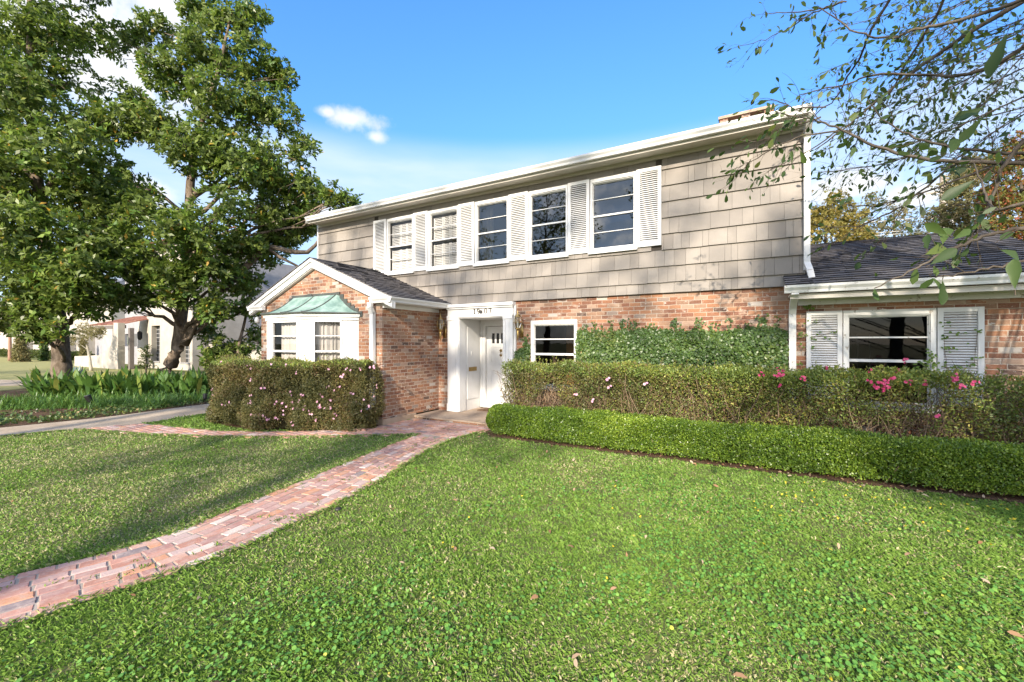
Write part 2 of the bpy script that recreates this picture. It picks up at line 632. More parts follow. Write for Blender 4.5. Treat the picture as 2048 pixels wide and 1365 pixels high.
def paver(nt):
    o = nt.obj()
    r = nt.attr()
    c = nt.ramp(r, [(0.0, (0.388, 0.188, 0.137)), (0.18, (0.479, 0.245, 0.185)), (0.34, (0.354, 0.188, 0.161)), (0.48, (0.513, 0.302, 0.226)), (0.60, (0.433, 0.267, 0.231)), (0.74, (0.524, 0.256, 0.142)), (0.84, (0.479, 0.353, 0.315)), (0.93, (0.639, 0.512, 0.439)), (0.975, (0.194, 0.166, 0.172))], const=True)
    n = nt.noise(o, 14, 5, 0.7)
    c = nt.mix(0.10, c, (0.316, 0.193, 0.146))
    c = nt.mix(nt.smooth(n, 0.40, 0.70, 0, 0.55), c, (0.502, 0.382, 0.326))
    c = nt.mix(nt.smooth(nt.noise(o, 4.5, 4, 0.6), 0.55, 0.75, 0, 0.5), c, (0.308, 0.216, 0.185))
    s = nt.noise(o, 70, 4, 0.7)
    c = nt.mix(nt.smooth(s, 0.62, 0.75, 0, 0.5), c, (0.194, 0.114, 0.089))
    return pbsdf(nt, c, 0.85, spec=0.25, normal=nt.bump(nt.m('ADD', n, nt.m('MULTIPLY', s, 0.5)), 0.5, 0.008))


PAVER = mat('worn_brick_paver', paver)


def lawn_ground(nt):
    o = nt.obj()
    n = nt.noise(o, 0.55, 5, 0.6)
    s = nt.noise(o, 26, 4, 0.7)
    c = nt.mix(nt.smooth(n, 0.35, 0.65), (0.085, 0.115, 0.035), (0.16, 0.15, 0.065))
    c = nt.mix(nt.smooth(s, 0.5, 0.8, 0, 0.6), c, (0.12, 0.095, 0.055))
    return pbsdf(nt, c, 0.95, spec=0.1, normal=nt.bump(s, 0.6, 0.03))


LAWN = mat('lawn_ground', lawn_ground)


def mulch(nt):
    o = nt.obj()
    n = nt.noise(o, 30, 5, 0.75)
    n2 = nt.noise(o, 2.5, 3)
    c = nt.ramp(n, [(0.3, (0.035, 0.022, 0.014)), (0.5, (0.10, 0.06, 0.038)), (0.62, (0.17, 0.10, 0.06)), (0.75, (0.26, 0.19, 0.13))])
    c = nt.mix(nt.smooth(n2, 0.5, 0.7, 0, 0.5), c, (0.055, 0.065, 0.025))
    return pbsdf(nt, c, 0.95, spec=0.1, normal=nt.bump(n, 0.8, 0.03))


MULCH = mat('leaf_mulch', mulch)


def leaf_mat(name, stops, rough=0.45, transl=0.35, spec=0.5, tcol=None, under=None):
    def fn(nt):
        r = nt.attr()
        c = nt.ramp(r, stops)
        if under is not None:
            bf = nt.node('ShaderNodeNewGeometry').outputs['Backfacing']
            c = nt.mix(nt.m('MULTIPLY', bf, 0.30), c, under)
        p = pbsdf(nt, c, rough, spec=spec)
        if transl <= 0:
            return p
        tr = nt.node('ShaderNodeBsdfTranslucent')
        nt.l.new(nt.mix(0.5, c, tcol or (0.16, 0.22, 0.03)), tr.inputs[0])
        mx = nt.node('ShaderNodeMixShader')
        mx.inputs[0].default_value = transl
        nt.l.new(p, mx.inputs[1])
        nt.l.new(tr.outputs[0], mx.inputs[2])
        return mx.outputs[0]
    return mat(name, fn)


def bark(c1, c2, name):
    def fn(nt):
        o = nt.obj()
        n = nt.noise(nt.vm('MULTIPLY', o, (1, 1, 0.45)), 9, 6, 0.7)
        n2 = nt.noise(o, 1.7, 3)
        c = nt.mix(nt.smooth(n, 0.35, 0.7), c1, c2)
        c = nt.mix(nt.smooth(n2, 0.55, 0.7, 0, 0.5), c, tuple(min(1, x * 1.5) for x in c2))
        return pbsdf(nt, c, 0.9, spec=0.2, normal=nt.bump(n, 0.7, 0.03))
    return mat(name, fn)


BARK_MAG = bark((0.10, 0.075, 0.052), (0.24, 0.19, 0.145), 'magnolia_bark')
BARK_OAK = bark((0.052, 0.042, 0.033), (0.13, 0.108, 0.085), 'oak_bark')
TWIG = bark((0.045, 0.034, 0.025), (0.10, 0.078, 0.058), 'twig_bark')
STEM = bark((0.12, 0.082, 0.052), (0.28, 0.20, 0.13), 'azalea_stem_bark')


# ------------------------------------------------------------------ terrain
def gz(x, y):
    t = min(max((y - 3.2) / 3.6, 0), 1)
    return 0.07 * t * t * (3 - 2 * t)


def gz_np(P):
    t = np.clip((P[:, 1] - 3.2) / 3.6, 0, 1)
    return 0.07 * t * t * (3 - 2 * t)


def in_poly(P, poly):
    x, y = P[:, 0], P[:, 1]
    c = np.zeros(len(P), bool)
    n = len(poly)
    for i in range(n):
        x1, y1 = poly[i]
        x2, y2 = poly[(i + 1) % n]
        k = ((y1 > y) != (y2 > y)) & (x < (x2 - x1) * (y - y1) / (y2 - y1 + 1e-12) + x1)
        c ^= k
    return c


def ribbon(name, poly, h, m, step=0.5):
    """flat sheet over a ground polygon, h above the terrain"""
    import bmesh
    bm = bmesh.new()
    bm.faces.new([bm.verts.new((x, y, 0)) for x, y in poly])
    ys = [p[1] for p in poly]
    y = math.floor(min(ys) / step) * step
    while y < max(ys):
        if 2.9 < y < 7.2:
            bmesh.ops.bisect_plane(bm, geom=bm.verts[:] + bm.edges[:] + bm.faces[:], plane_co=(0, y, 0), plane_no=(0, 1, 0))
        y += step
    bmesh.ops.triangulate(bm, faces=bm.faces[:])
    for v in bm.verts:
        v.co.z = gz(v.co.x, v.co.y) + h
    me = bpy.data.meshes.new(name)
    bm.to_mesh(me)
    bm.free()
    for p in me.polygons:
        if p.normal.z < 0:
            p.flip()
    me.materials.append(m)
    return link(bpy.data.objects.new(name, me))


gmb = MB()
xs = [-400, -120, -60, -30, -14, -8, -4, 0, 4, 10, 30, 120, 400]
ys = [-400, -120, -40, -15, -5, 0, 2, 3.2, 3.65, 4.1, 4.55, 5, 5.45, 5.9, 6.35, 6.8, 9, 14, 25, 60, 150, 400]
vs = [(x, y, gz(x, y)) for y in ys for x in xs]
fs = [(j * len(xs) + i, j * len(xs) + i + 1, (j + 1) * len(xs) + i + 1, (j + 1) * len(xs) + i) for j in range(len(ys) - 1) for i in range(len(xs) - 1)]
gmb.add(vs, fs)
tag(build('lawn_ground', gmb, LAWN), kind='structure')

PATH_L = [(-5.6, -1.0), (-5.03, 0.94), (-4.90, 1.30), (-4.80, 1.72), (-4.82, 2.15), (-5.02, 3.01), (-5.24, 4.15), (-5.36, 4.9), (-5.50, 6.2)]
PATH_R = [(-4.72, -1.0), (-4.16, 0.78), (-4.07, 1.17), (-3.96, 1.64), (-3.93, 2.17), (-3.98, 2.63), (-4.10, 3.5), (-4.30, 4.3), (-4.58, 5.3), (-4.68, 6.2)]
PATH = PATH_L + PATH_R[::-1]
PLAZA = [(-5.50, 6.2), (-6.4, 5.62), (-8.0, 4.72), (-9.0, 4.28), (-10.36, 3.82), (-12.3, 3.30), (-11.75, 4.25), (-10.84, 4.36), (-9.39, 4.62), (-8.4, 5.02), (-6.75, 6.12), (-6.72, 6.5), (-6.74, 7.45), (-4.42, 7.45), (-4.55, 7.0), (-4.68, 6.2)]
DRIVEWAY = [(-13.1, -20), (-12.75, 2.0), (-12.3, 3.2), (-11.8, 4.3), (-11.85, 6), (-12.0, 14), (-12.0, 30), (-13.6, 30), (-13.45, 6.6), (-13.55, 4.5), (-13.95, 2.5), (-15, -20)]
BED_L = [(-13.6, 14), (-13.5, 6.6), (-13.6, 4.5), (-14.0, 2.4), (-15.2, -2), (-24, 1.5), (-24, 8), (-18, 11.5)]
BED_R = [(-4.3, 7.45), (-4.45, 6.95), (-4.2, 6.70), (-2, 6.66), (1.5, 6.68), (6, 6.85), (6, 8.36), (-4.4, 8.36)]
BED_H = [(-11.5, 6.45), (-11.55, 5.6), (-10.5, 5.0), (-8.9, 4.95), (-7.6, 5.6), (-6.85, 6.2), (-6.8, 6.48)]
tag(ribbon('driveway', DRIVEWAY, 0.010, DRIVE), kind='structure')
tag(ribbon('planting_bed', BED_L, 0.014, MULCH), kind='structure')
tag(ribbon('planting_bed', BED_R, 0.014, MULCH), kind='structure')
tag(ribbon('planting_bed', BED_H, 0.014, MULCH), kind='structure')
tag(ribbon('path_bed', PATH, 0.0135, SAND), kind='structure')
tag(ribbon('path_bed', PLAZA, 0.014, SAND), kind='structure')
tag(ribbon('neighbor_driveway', [(-25.4, 5.9), (-27.7, 6.4), (-30.8, 5.7), (-50, 2.5), (-50, -1.0), (-26.6, 4.9)], 0.02, DRIVE), kind='structure')
tag(ribbon('far_lawn', [(-24.4, 4.0), (-24.4, 12.0), (-105, 15.5), (-105, -12), (-34, -6)], 0.010, mat('sunlit_straw_lawn', lambda nt: pbsdf(nt, nt.mix(nt.noise(nt.vm('MULTIPLY', nt.obj(), (0.5, 2.0, 1)), 1.2, 5, 0.7), (0.20, 0.21, 0.07), (0.36, 0.32, 0.15)), 0.95, spec=0.1))), kind='structure')  # straw-coloured grass, its colour brightened to look sunlit

# individual pavers
pm = MB()


def paver_at(c, ax, ay, hx, hy):
    z0 = gz(c[0], c[1])
    h = 0.019 + random.uniform(-0.002, 0.003)
    tz = Vector((0, 0, 1)) + Vector((random.gauss(0, 0.006), random.gauss(0, 0.006), 0))
    ax = Vector((ax[0], ax[1], 0))
    ay = Vector((ay[0], ay[1], 0))
    a = random.gauss(0, 0.02)
    ax, ay = ax + ay * a, ay - ax * a
    r = random.random()
    bev = 0.007
    vs = []
    for z, k in ((-0.03, 0.0), (h - 0.008, 0.0), (h, bev)):
        for i, j in ((-1, -1), (1, -1), (1, 1), (-1, 1)):
            jx, jy = random.uniform(-0.004, 0.004), random.uniform(-0.004, 0.004)
            p = Vector((c[0], c[1], z0 + z)) + ax * (i * (hx - k) + jx) + ay * (j * (hy - k) + jy)
            p.z -= (tz.x * (p.x - c[0]) + tz.y * (p.y - c[1]))
            vs.append(p)
    fs = [(8, 9, 10, 11)]
    for b in (0, 4):
        fs += [(b + i, b + (i + 1) % 4, b + 4 + (i + 1) % 4, b + 4 + i) for i in range(4)]
    pm.add(vs, fs, r)


# walk laid along its own curve: rows follow the centre line
NS = 9
cl_pts = []
for i in range(len(PATH_R)):
    f = i / (len(PATH_R) - 1)
    cl_pts.append(Vector((*PATH_R[i], 0)))


def curve_at(pts, s):
    acc = 0
    for a, b in zip(pts, pts[1:]):
        d = (b - a).length
        if acc + d >= s:
            t = (b - a) / d
            return a + t * (s - acc), t
        acc += d
    t = (pts[-1] - pts[-2]).normalized()
    return pts[-1] + t * (s - acc), t


LW, LH = 0.216, 0.105


def resample(pts, n):
    """smooth polyline through pts (Catmull-Rom), n points"""
    P = [np.array(p, float) for p in pts]
    out = []
    for k in range(len(P) - 1):
        p0, p1, p2, p3 = P[max(k - 1, 0)], P[k], P[k + 1], P[min(k + 2, len(P) - 1)]
        for q in range(12):
            u = q / 12
            out.append(0.5 * (2 * p1 + (p2 - p0) * u + (2 * p0 - 5 * p1 + 4 * p2 - p3) * u * u + (3 * p1 - p0 - 3 * p2 + p3) * u ** 3))
    out.append(P[-1])
    out = np.array(out)
    d = np.concatenate([[0], np.cumsum(np.linalg.norm(np.diff(out, axis=0), axis=1))])
    t = np.linspace(0, d[-1], n)
    return np.stack([np.interp(t, d, out[:, 0]), np.interp(t, d, out[:, 1])], 1)


CL_, CR_ = resample(PATH_L, 90), resample(PATH_R, 90)
NROW = 8
for rrow in range(NROW):
    f = (rrow + 0.5) / NROW
    row = [Vector((*p, 0)) for p in (CL_ * (1 - f) + CR_ * f)]
    wid = np.linalg.norm(CR_ - CL_, axis=1) / NROW
    total = sum((b - a).length for a, b in zip(row, row[1:]))
    s = random.uniform(-0.2, 0.0)
    while s < total:
        bl = random.choice([LW, LW, LW, LW, LW * 0.5, LW * 0.96])
        if s + bl / 2 > 0.02 and s + bl / 2 < total - 0.02:
            p, t = curve_at(row, s + bl / 2)
            p2, _ = curve_at(row, min(total, s + bl))
            p0, _ = curve_at(row, max(0, s))
            t = (p2 - p0).normalized()
            nrm = Vector((t.y, -t.x, 0))
            wl = float(np.interp((s + bl / 2) / total, np.linspace(0, 1, 90), wid)) * 0.97
            paver_at(p, t, nrm, bl / 2 - random.uniform(0.004, 0.008), wl / 2 - random.uniform(0.003, 0.007))
        s += bl
# landing in front of the step and the side walk to the driveway: courses parallel to the house
y = 3.2
k = 0
while y < 7.45:
    x = -12.6 + (k % 2) * 0.1
    while x < -4.3:
        bl = random.choice([LW, LW, LW, LW * 0.5])
        c = (x + bl / 2, y + LH / 2)
        if in_poly(np.array([c]), PLAZA)[0]:
            paver_at(c, (1, 0), (0, 1), bl / 2 - random.uniform(0.005, 0.010), LH / 2 - random.uniform(0.004, 0.009))
        x += bl
    y += LH
    k += 1
tag(build('brick_path', pm, PAVER), kind='structure')

# ------------------------------------------------------------------ the house
YW = 8.374          # brick face
house = thing('brick_house', 'two storey house with taupe shingled upper floor over old red brick, white shutters', 'house', (-3.0, YW, 0))


class Fr:
    """local frame: u along, d outward, z up -> world"""

    def __init__(self, o, a):
        self.o = Vector(o)
        self.a = Vector(a).normalized()
        self.n = Vector((self.a.y, -self.a.x, 0))

    def p(self, u, d, z):
        return self.o + self.a * u + self.n * d + Vector((0, 0, z))

    def box(self, mb, u0, u1, d0, d1, z0, z1, rnd=None):
        c = self.p((u0 + u1) / 2, (d0 + d1) / 2, (z0 + z1) / 2)
        mb.obox(c, self.a * ((u1 - u0) / 2), self.n * (-(d1 - d0) / 2), (0, 0, (z1 - z0) / 2), rnd)

    def wall(self, mb, u0, u1, z0, z1, ops=(), reveal=0.12):
        us = sorted({u0, u1, *[o[0] for o in ops], *[o[1] for o in ops]})
        zs = sorted({z0, z1, *[o[2] for o in ops], *[o[3] for o in ops]})
        for a, b in zip(us, us[1:]):
            for c, e in zip(zs, zs[1:]):
                if any(o[0] <= a and b <= o[1] and o[2] <= c and e <= o[3] for o in ops):
                    continue
                mb.quad(self.p(a, 0, c), self.p(b, 0, c), self.p(b, 0, e), self.p(a, 0, e))
        for a, b, c, e in ops:
            r = -reveal
            mb.quad(self.p(a, 0, c), self.p(a, r, c), self.p(b, r, c), self.p(b, 0, c))
            mb.quad(self.p(a, 0, e), self.p(b, 0, e), self.p(b, r, e), self.p(a, r, e))
            mb.quad(self.p(a, 0, c), self.p(a, 0, e), self.p(a, r, e), self.p(a, r, c))
            mb.quad(self.p(b, 0, c), self.p(b, r, c), self.p(b, r, e), self.p(b, 0, e))


FW = Fr((0, YW, 0), (1, 0, 0))     # front wall: u = world x
XL, XR, XE = -11.31, 0.80, 3.62    # main block ends, wing end

# brick ground floor, front
mb = MB()
FW.wall(mb, -6.76, XE, -0.1, 2.78, [(-6.10, -4.81, -0.1, 2.45), (-4.18, -3.11, 0.84, 2.30), (1.29, 2.36, 0.84, 2.325)], 0.14)
build('wall', mb, BRICK, house)
mb = MB()
Fr((XE, YW, 0), (0, 1, 0)).wall(mb, 0, 4.4, -0.1, 2.75)
Fr((XR, YW - 0.03, 0), (0, 1, 0)).wall(mb, 0, 7.5, 2.7, 5.36)
Fr((XL, YW + 7.5, 0), (0, -1, 0)).wall(mb, 0, 7.5, -0.1, 5.36)
Fr((XR, YW + 7.5, 0), (-1, 0, 0)).wall(mb, 0, XR - XL, -0.1, 5.36)
build('wall', mb, BRICK, house)

# shingle siding in courses
WIN_X = [(-8.488, -7.536), (-7.056, -6.11), (-5.645, -4.722), (-4.231, -3.300), (-2.828, -1.896)]
SH_X = [(-8.967, -8.488), (-7.536, -7.056), (-6.11, -5.645), (-4.722, -4.231), (-3.300, -2.828), (-1.896, -1.430)]
WZ0, WZ1 = 3.665, 5.13
mb = MB()
bk = MB()
YB = 8.352
FB = Fr((0, YB, 0), (1, 0, 0))
FB.wall(bk, XL, XR, 2.75, 5.36, [(a + 0.02, b - 0.02, WZ0 + 0.02, WZ1 - 0.02) for a, b in WIN_X], 0.1)
build('siding_backing', bk, GAP, house)
bots = [2.755, 2.954] + [2.954 + 0.301 * i for i in range(1, 8)]
tops = bots[1:] + [5.345]
for ci, (zb, zt) in enumerate(zip(bots, tops)):
    x = XL - random.uniform(0, 0.2)
    while x < XR:
        wdt = random.choice([0.1, 0.14, 0.17, 0.2, 0.22, 0.25, 0.3]) if (ci < 4 or random.random() < 0.35) else random.uniform(0.26, 0.58)
        a, b = max(x, XL), min(x + wdt, XR)
        x += wdt
        if b - a < 0.03:
            continue
        jz = random.choice([0, 0, 0, random.uniform(-0.006, 0.004)])
        segs = [(zb, zt)]
        if a < -1.43 and b > -8.967 and zt > WZ0 and zb < WZ1:
            if a >= -8.967 and b <= -1.43:
                segs = [(zb, min(zt, WZ0))] if zb < WZ0 else ([(WZ1, zt)] if zt > WZ1 else [])
            elif a < -8.967:
                b = -8.967
            else:
                a = -1.43
        for (c, e) in segs:
            tb = 0.030 * (zt - c) / (zt - zb) + 0.006
            tt = 0.030 * (zt - e) / (zt - zb) + 0.006
            jb = jz if c == zb else 0
            g = 0.0018
            r = random.random()
            mb.add([(a + g, YB - tb, c + jb), (b - g, YB - tb, c + jb), (b - g, YB - tt, e), (a + g, YB - tt, e), (a + g, YB, c + jb), (b - g, YB, c + jb), (b - g, YB, e), (a + g, YB, e)],
                   [(0, 1, 2, 3), (4, 5, 1, 0), (1, 5, 6, 2), (4, 0, 3, 7)], r)
build('siding', mb, SIDING, house)
mb = MB()
mb.box(XL - 0.035, XL + 0.012, YB - 0.045, YB + 0.05, 2.70, 5.34)
build('corner_board', mb, WHITE, house)
mb = MB()
mb.box(XR - 0.03, XR + 0.03, YB - 0.047, YB + 0.05, 3.0, 5.34)
build('corner_board', mb, WHITE, house)
mb = MB()
mb.box(XL, XR, YB - 0.052, YB - 0.002, 5.27, 5.335)       # frieze under the soffit
build('frieze', mb, CREAM, house)

# eave, gutter and roof of the main block
GUT = [(0.0, 0.0), (0.0, -0.115), (-0.075, -0.115), (-0.085, -0.075), (-0.115, -0.035), (-0.12, 0.0), (-0.112, 0.004), (-0.106, -0.006), (-0.02, -0.02)]


def gutter_x(mb, x0, x1, y, z):
    mb.prism([(x0, y + a, z + b) for a, b in GUT], (x1 - x0, 0, 0))


mb = MB()
gutter_x(mb, XL + 0.05, XR + 0.03, 7.955, 5.462)
build('gutter', mb, WHITE, house)
mb = MB()
mb.box(XL + 0.03, XR + 0.02, 7.957, 8.40, 5.338, 5.356)
mb.box(XL + 0.03, XR + 0.02, 7.957, 7.985, 5.30, 5.337)
build('soffit', mb, CREAM, house)
PITCH = 0.34
mb = MB()
x0, x1 = XL - 0.02, XR + 0.05
yr, zr = 12.0, 5.475 + PITCH * (12.0 - 7.87)
for (ya, za, yb, zb_) in ((7.86, 5.470, yr, zr), (yr, zr, 16.2, 5.470)):
    mb.add([(x0, ya, za), (x1, ya, za), (x1, yb, zb_), (x0, yb, zb_), (x0, ya, za - 0.02), (x1, ya, za - 0.02), (x1, yb, zb_ - 0.02), (x0, yb, zb_ - 0.02)],
           [(0, 1, 2, 3), (7, 6, 5, 4), (0, 4, 5, 1), (3, 2, 6, 7), (1, 5, 6, 2), (0, 3, 7, 4)])
roof_main = build('roof', mb, ROOF, house)
for xx in (XL + 0.0, XR + 0.055):
    mb = MB()
    mb.add([(xx, 7.90, 5.30), (xx, 7.90, 5.44), (xx, yr, zr - 0.035), (xx, 16.2, 5.44), (xx, 16.2, 5.30), (xx, yr, zr - 0.2)], [(0, 1, 2, 5), (5, 2, 3, 4)])
    xs_ = xx - 0.08 if xx > 0 else xx + 0.08
    mb.add([(xs_, 8.36, 5.30), (xs_, yr, zr - 0.05), (xs_, 15.9, 5.30)], [(0, 1, 2)])
    build('rake_board', mb, WHITE, house)
# chimney with brick piers under a cap
mb = MB()
cx0, cx1, cy0, cy1 = -0.66, 0.52, 12.15, 12.75
mb.box(cx0, cx1, cy0, cy1, 6.5, 7.30)
for a in (0.0, 0.42, 0.84):
    xx = cx0 + a * (cx1 - cx0)
    for yy in (cy0, cy1 - 0.19):
        mb.box(xx, xx + 0.19, yy, yy + 0.19, 7.303, 7.55)
ch = build('chimney', mb, BRICK_CLEAN, house)
mb = MB()
mb.box(cx0 - 0.03, cx1 + 0.03, cy0 - 0.03, cy1 + 0.03, 7.553, 7.62)
build('cap', mb, STEPTOP, ch)


def downspout(pts, w_, d_, m=WHITE):
    mb = MB()
    for a, b in zip(pts, pts[1:]):
        a, b = Vector(a), Vector(b)
        dr = (b - a).normalized()
        sx = Vector((1, 0, 0))
        sy = dr.cross(sx)
        if sy.length < 0.2:
            sx = Vector((0, 1, 0))
            sy = dr.cross(sx)
        sy.normalize()
        sx = sy.cross(dr)
        mb.obox((a + b) / 2, sx * (w_ / 2), sy * (d_ / 2), (b - a) / 2 * 1.02)
    return build('downspout', mb, m, house)


downspout([(0.84, 7.92, 5.36), (0.82, 8.02, 5.27), (0.815, 8.24, 5.12), (0.812, 8.262, 5.0), (0.812, 8.262, 3.10), (0.84, 8.15, 2.96), (0.86, 8.12, 2.84)], 0.085, 0.062)
downspout([(0.62, 7.84, 2.60), (0.62, 8.0, 2.52), (0.62, 8.24, 2.40), (0.62, 8.31, 2.30), (0.62, 8.31, 0.12)], 0.098, 0.075, WORN)


def shingle_slope(name, o, a, s, length, run, parent, expo=0.14):
    """three-tab courses lapped up a slope; o = eave corner, a = along eave, s = up the slope"""
    o, a, s = Vector(o), Vector(a).normalized(), Vector(s).normalized()
    n = a.cross(s).normalized()
    if n.z < 0:
        n = -n
    mb = MB()
    k = 0
    mb.add([o - n * 0.015, o + a * length - n * 0.015, o + a * length + s * run - n * 0.015, o + s * run - n * 0.015], [(0, 1, 2, 3)], 0.1)
    t = -0.02
    while t < run:
        t2 = min(t + expo, run)
        u = -random.uniform(0, 0.3)
        while u < length:
            wd = random.choice([0.33, 0.33, 0.16, 0.2, 0.28])
            a0, a1 = max(u, 0), min(u + wd, length)
            u += wd
            if a1 - a0 < 0.02:
                continue
            th = random.choice([0.018, 0.018, 0.026, 0.022])
            g = 0.002
            p = [o + a * (a0 + g) + s * t, o + a * (a1 - g) + s * t, o + a * (a1 - g) + s * t2, o + a * (a0 + g) + s * t2]
            top = [p[0] + n * th, p[1] + n * th, p[2] + n * 0.002, p[3] + n * 0.002]
            mb.add(p + top, [(4, 5, 6, 7), (1, 2, 6, 5), (3, 0, 4, 7)], 0.12 + 0.88 * random.random())
            mb.add([p[0], p[1], top[1], top[0]], [(0, 1, 2, 3)], 0.0)  # butt edge: dark shadow line put into its colour
        t = t2
        k += 1
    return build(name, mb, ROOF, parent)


# ---- wing to the right: roof, gutter, soffit, frieze
WP = 0.405
WY0, WZE, WYR = 7.80, 2.715, 10.52
WZR = WZE + WP * (WYR - WY0)
sl = math.hypot(WYR - WY0, WZR - WZE)
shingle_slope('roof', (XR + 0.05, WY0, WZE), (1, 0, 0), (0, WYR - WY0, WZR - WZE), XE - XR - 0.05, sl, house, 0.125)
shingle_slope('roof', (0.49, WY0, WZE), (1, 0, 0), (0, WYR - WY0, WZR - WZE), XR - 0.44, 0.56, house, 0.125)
mb = MB()
mb.quad((XR, WYR, WZR), (XE, WYR, WZR), (XE, WYR + 2.72, WZE), (XR, WYR + 2.72, WZE))
mb.add([(XE - 0.04, 8.37, 2.6), (XE - 0.04, WYR, WZR - 0.03), (XE - 0.04, 12.9, 2.6)], [(0, 1, 2)])
build('roof', mb, ROOF, house)
mb = MB()
gutter_x(mb, 0.48, XE + 0.05, 7.90, 2.705)
build('gutter', mb, WORN, house)
mb = MB()
mb.box(0.56, XE, 7.902, 8.372, 2.56, 2.578)
mb.box(0.56, XE, 7.902, 7.930, 2.50, 2.558)
build('soffit', mb, CREAM, house)
mb = MB()
mb.box(0.70, XE, 8.325, 8.371, 2.43, 2.557)
build('frieze', mb, WORN, house)

# ---- gabled bay block on the left
XC, XG0, XG1, YG = -8.93, -11.11, -6.76, 6.50
GP = 0.405
ZA = 3.80                                  # ridge top at the front
EX = 2.57                                  # half width to the eave
ZE = ZA - GP * EX
mb = MB()
zr0 = ZA - 0.10
mb.add([(XG0, YG, -0.1), (XG1, YG, -0.1), (XG1, YG, zr0 - GP * (XG1 - XC)), (XC, YG, zr0), (XG0, YG, zr0 - GP * (XC - XG0))], [(0, 1, 2, 3, 4)])
Fr((XG1, YG, 0), (0, 1, 0)).wall(mb, 0, YW - YG, 0.18, ZE + 0.05)
Fr((XG0, YW, 0), (0, -1, 0)).wall(mb, 0, YW - YG, -0.1, ZE + 0.05)
build('wall', mb, BRICK, house)
mb = MB()
mb.box(XG1 - 0.2, XG1 + 0.045, YG - 0.03, YG + 1.0, -0.1, 0.20)
build('footing', mb, STEPTOP, house)
run = math.hypot(EX, GP * EX)
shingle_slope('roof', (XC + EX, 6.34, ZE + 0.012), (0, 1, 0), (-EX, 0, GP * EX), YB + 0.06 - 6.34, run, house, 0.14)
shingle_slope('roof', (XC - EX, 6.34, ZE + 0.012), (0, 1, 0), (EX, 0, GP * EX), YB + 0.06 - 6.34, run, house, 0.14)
for sg in (1, -1):
    mb = MB()
    e = EX - 0.02
    for (y0, y1, d0, d1) in ((6.355, 6.385, 0.0, 0.085), (6.39, 6.43, 0.07, 0.215), (6.42, 6.495, 0.02, 0.235)):
        poly = [(XC, y0, ZA - d0), (XC + sg * e, y0, ZA - d0 - GP * e), (XC + sg * e, y0, ZA - d1 - GP * e), (XC, y0, ZA - d1)]
        mb.prism(poly, (0, y1 - y0, 0))
    build('rake_board', mb, WHITE, house)
for sg in (1, -1):
    mb = MB()
    pf = [(XC + sg * (EX - 0.10) - sg * a, 6.345, ZE + 0.012 + b) for a, b in GUT]
    mb.prism(pf, (0, YB - 6.345 - 0.04, 0))
    xa, xb = sorted((XC + sg * (EX - 0.64), XC + sg * (EX - 0.101)))
    mb.prism([(xa, 6.455 + a, ZE + 0.010 + b) for a, b in GUT], (xb - xa, 0, 0))
    build('gutter', mb, WHITE, house)
for sg in (1, -1):
    mb = MB()
    xa, xb = sorted((XC + sg * (EX - 0.103), XC + sg * 2.165))
    mb.box(xa, xb, 6.46, YB, ZE - 0.115, ZE - 0.098)
    xa, xb = sorted((XC + sg * (2.165 + 0.002), XC + sg * (2.165 + 0.035)))
    mb.box(xa, xb, 6.51, YB - 0.002, ZE - 0.20, ZE - 0.117)
    build('soffit', mb, WHITE, house)
downspout([(-6.97, 6.36, ZE - 0.09), (-6.97, 6.36, ZE - 0.2), (-6.97, 6.425, ZE - 0.32), (-6.97, 6.43, 0.55), (-6.97, 6.34, 0.47), (-7.22, 5.72, 0.30)], 0.105, 0.075)
mb = MB()
c = Vector((-11.2, 6.44, 2.42))
mb.lathe(c, [(0.02, -0.09), (0.055, -0.07), (0.06, 0.0), (0.04, 0.05), (0.02, 0.07)], 10)
mb.tube([c + Vector((0, 0.06, 0.05)), c + Vector((0, 0.0, 0.06))], 0.02, 6)
build('security_light', mb, WHITE, house, True)


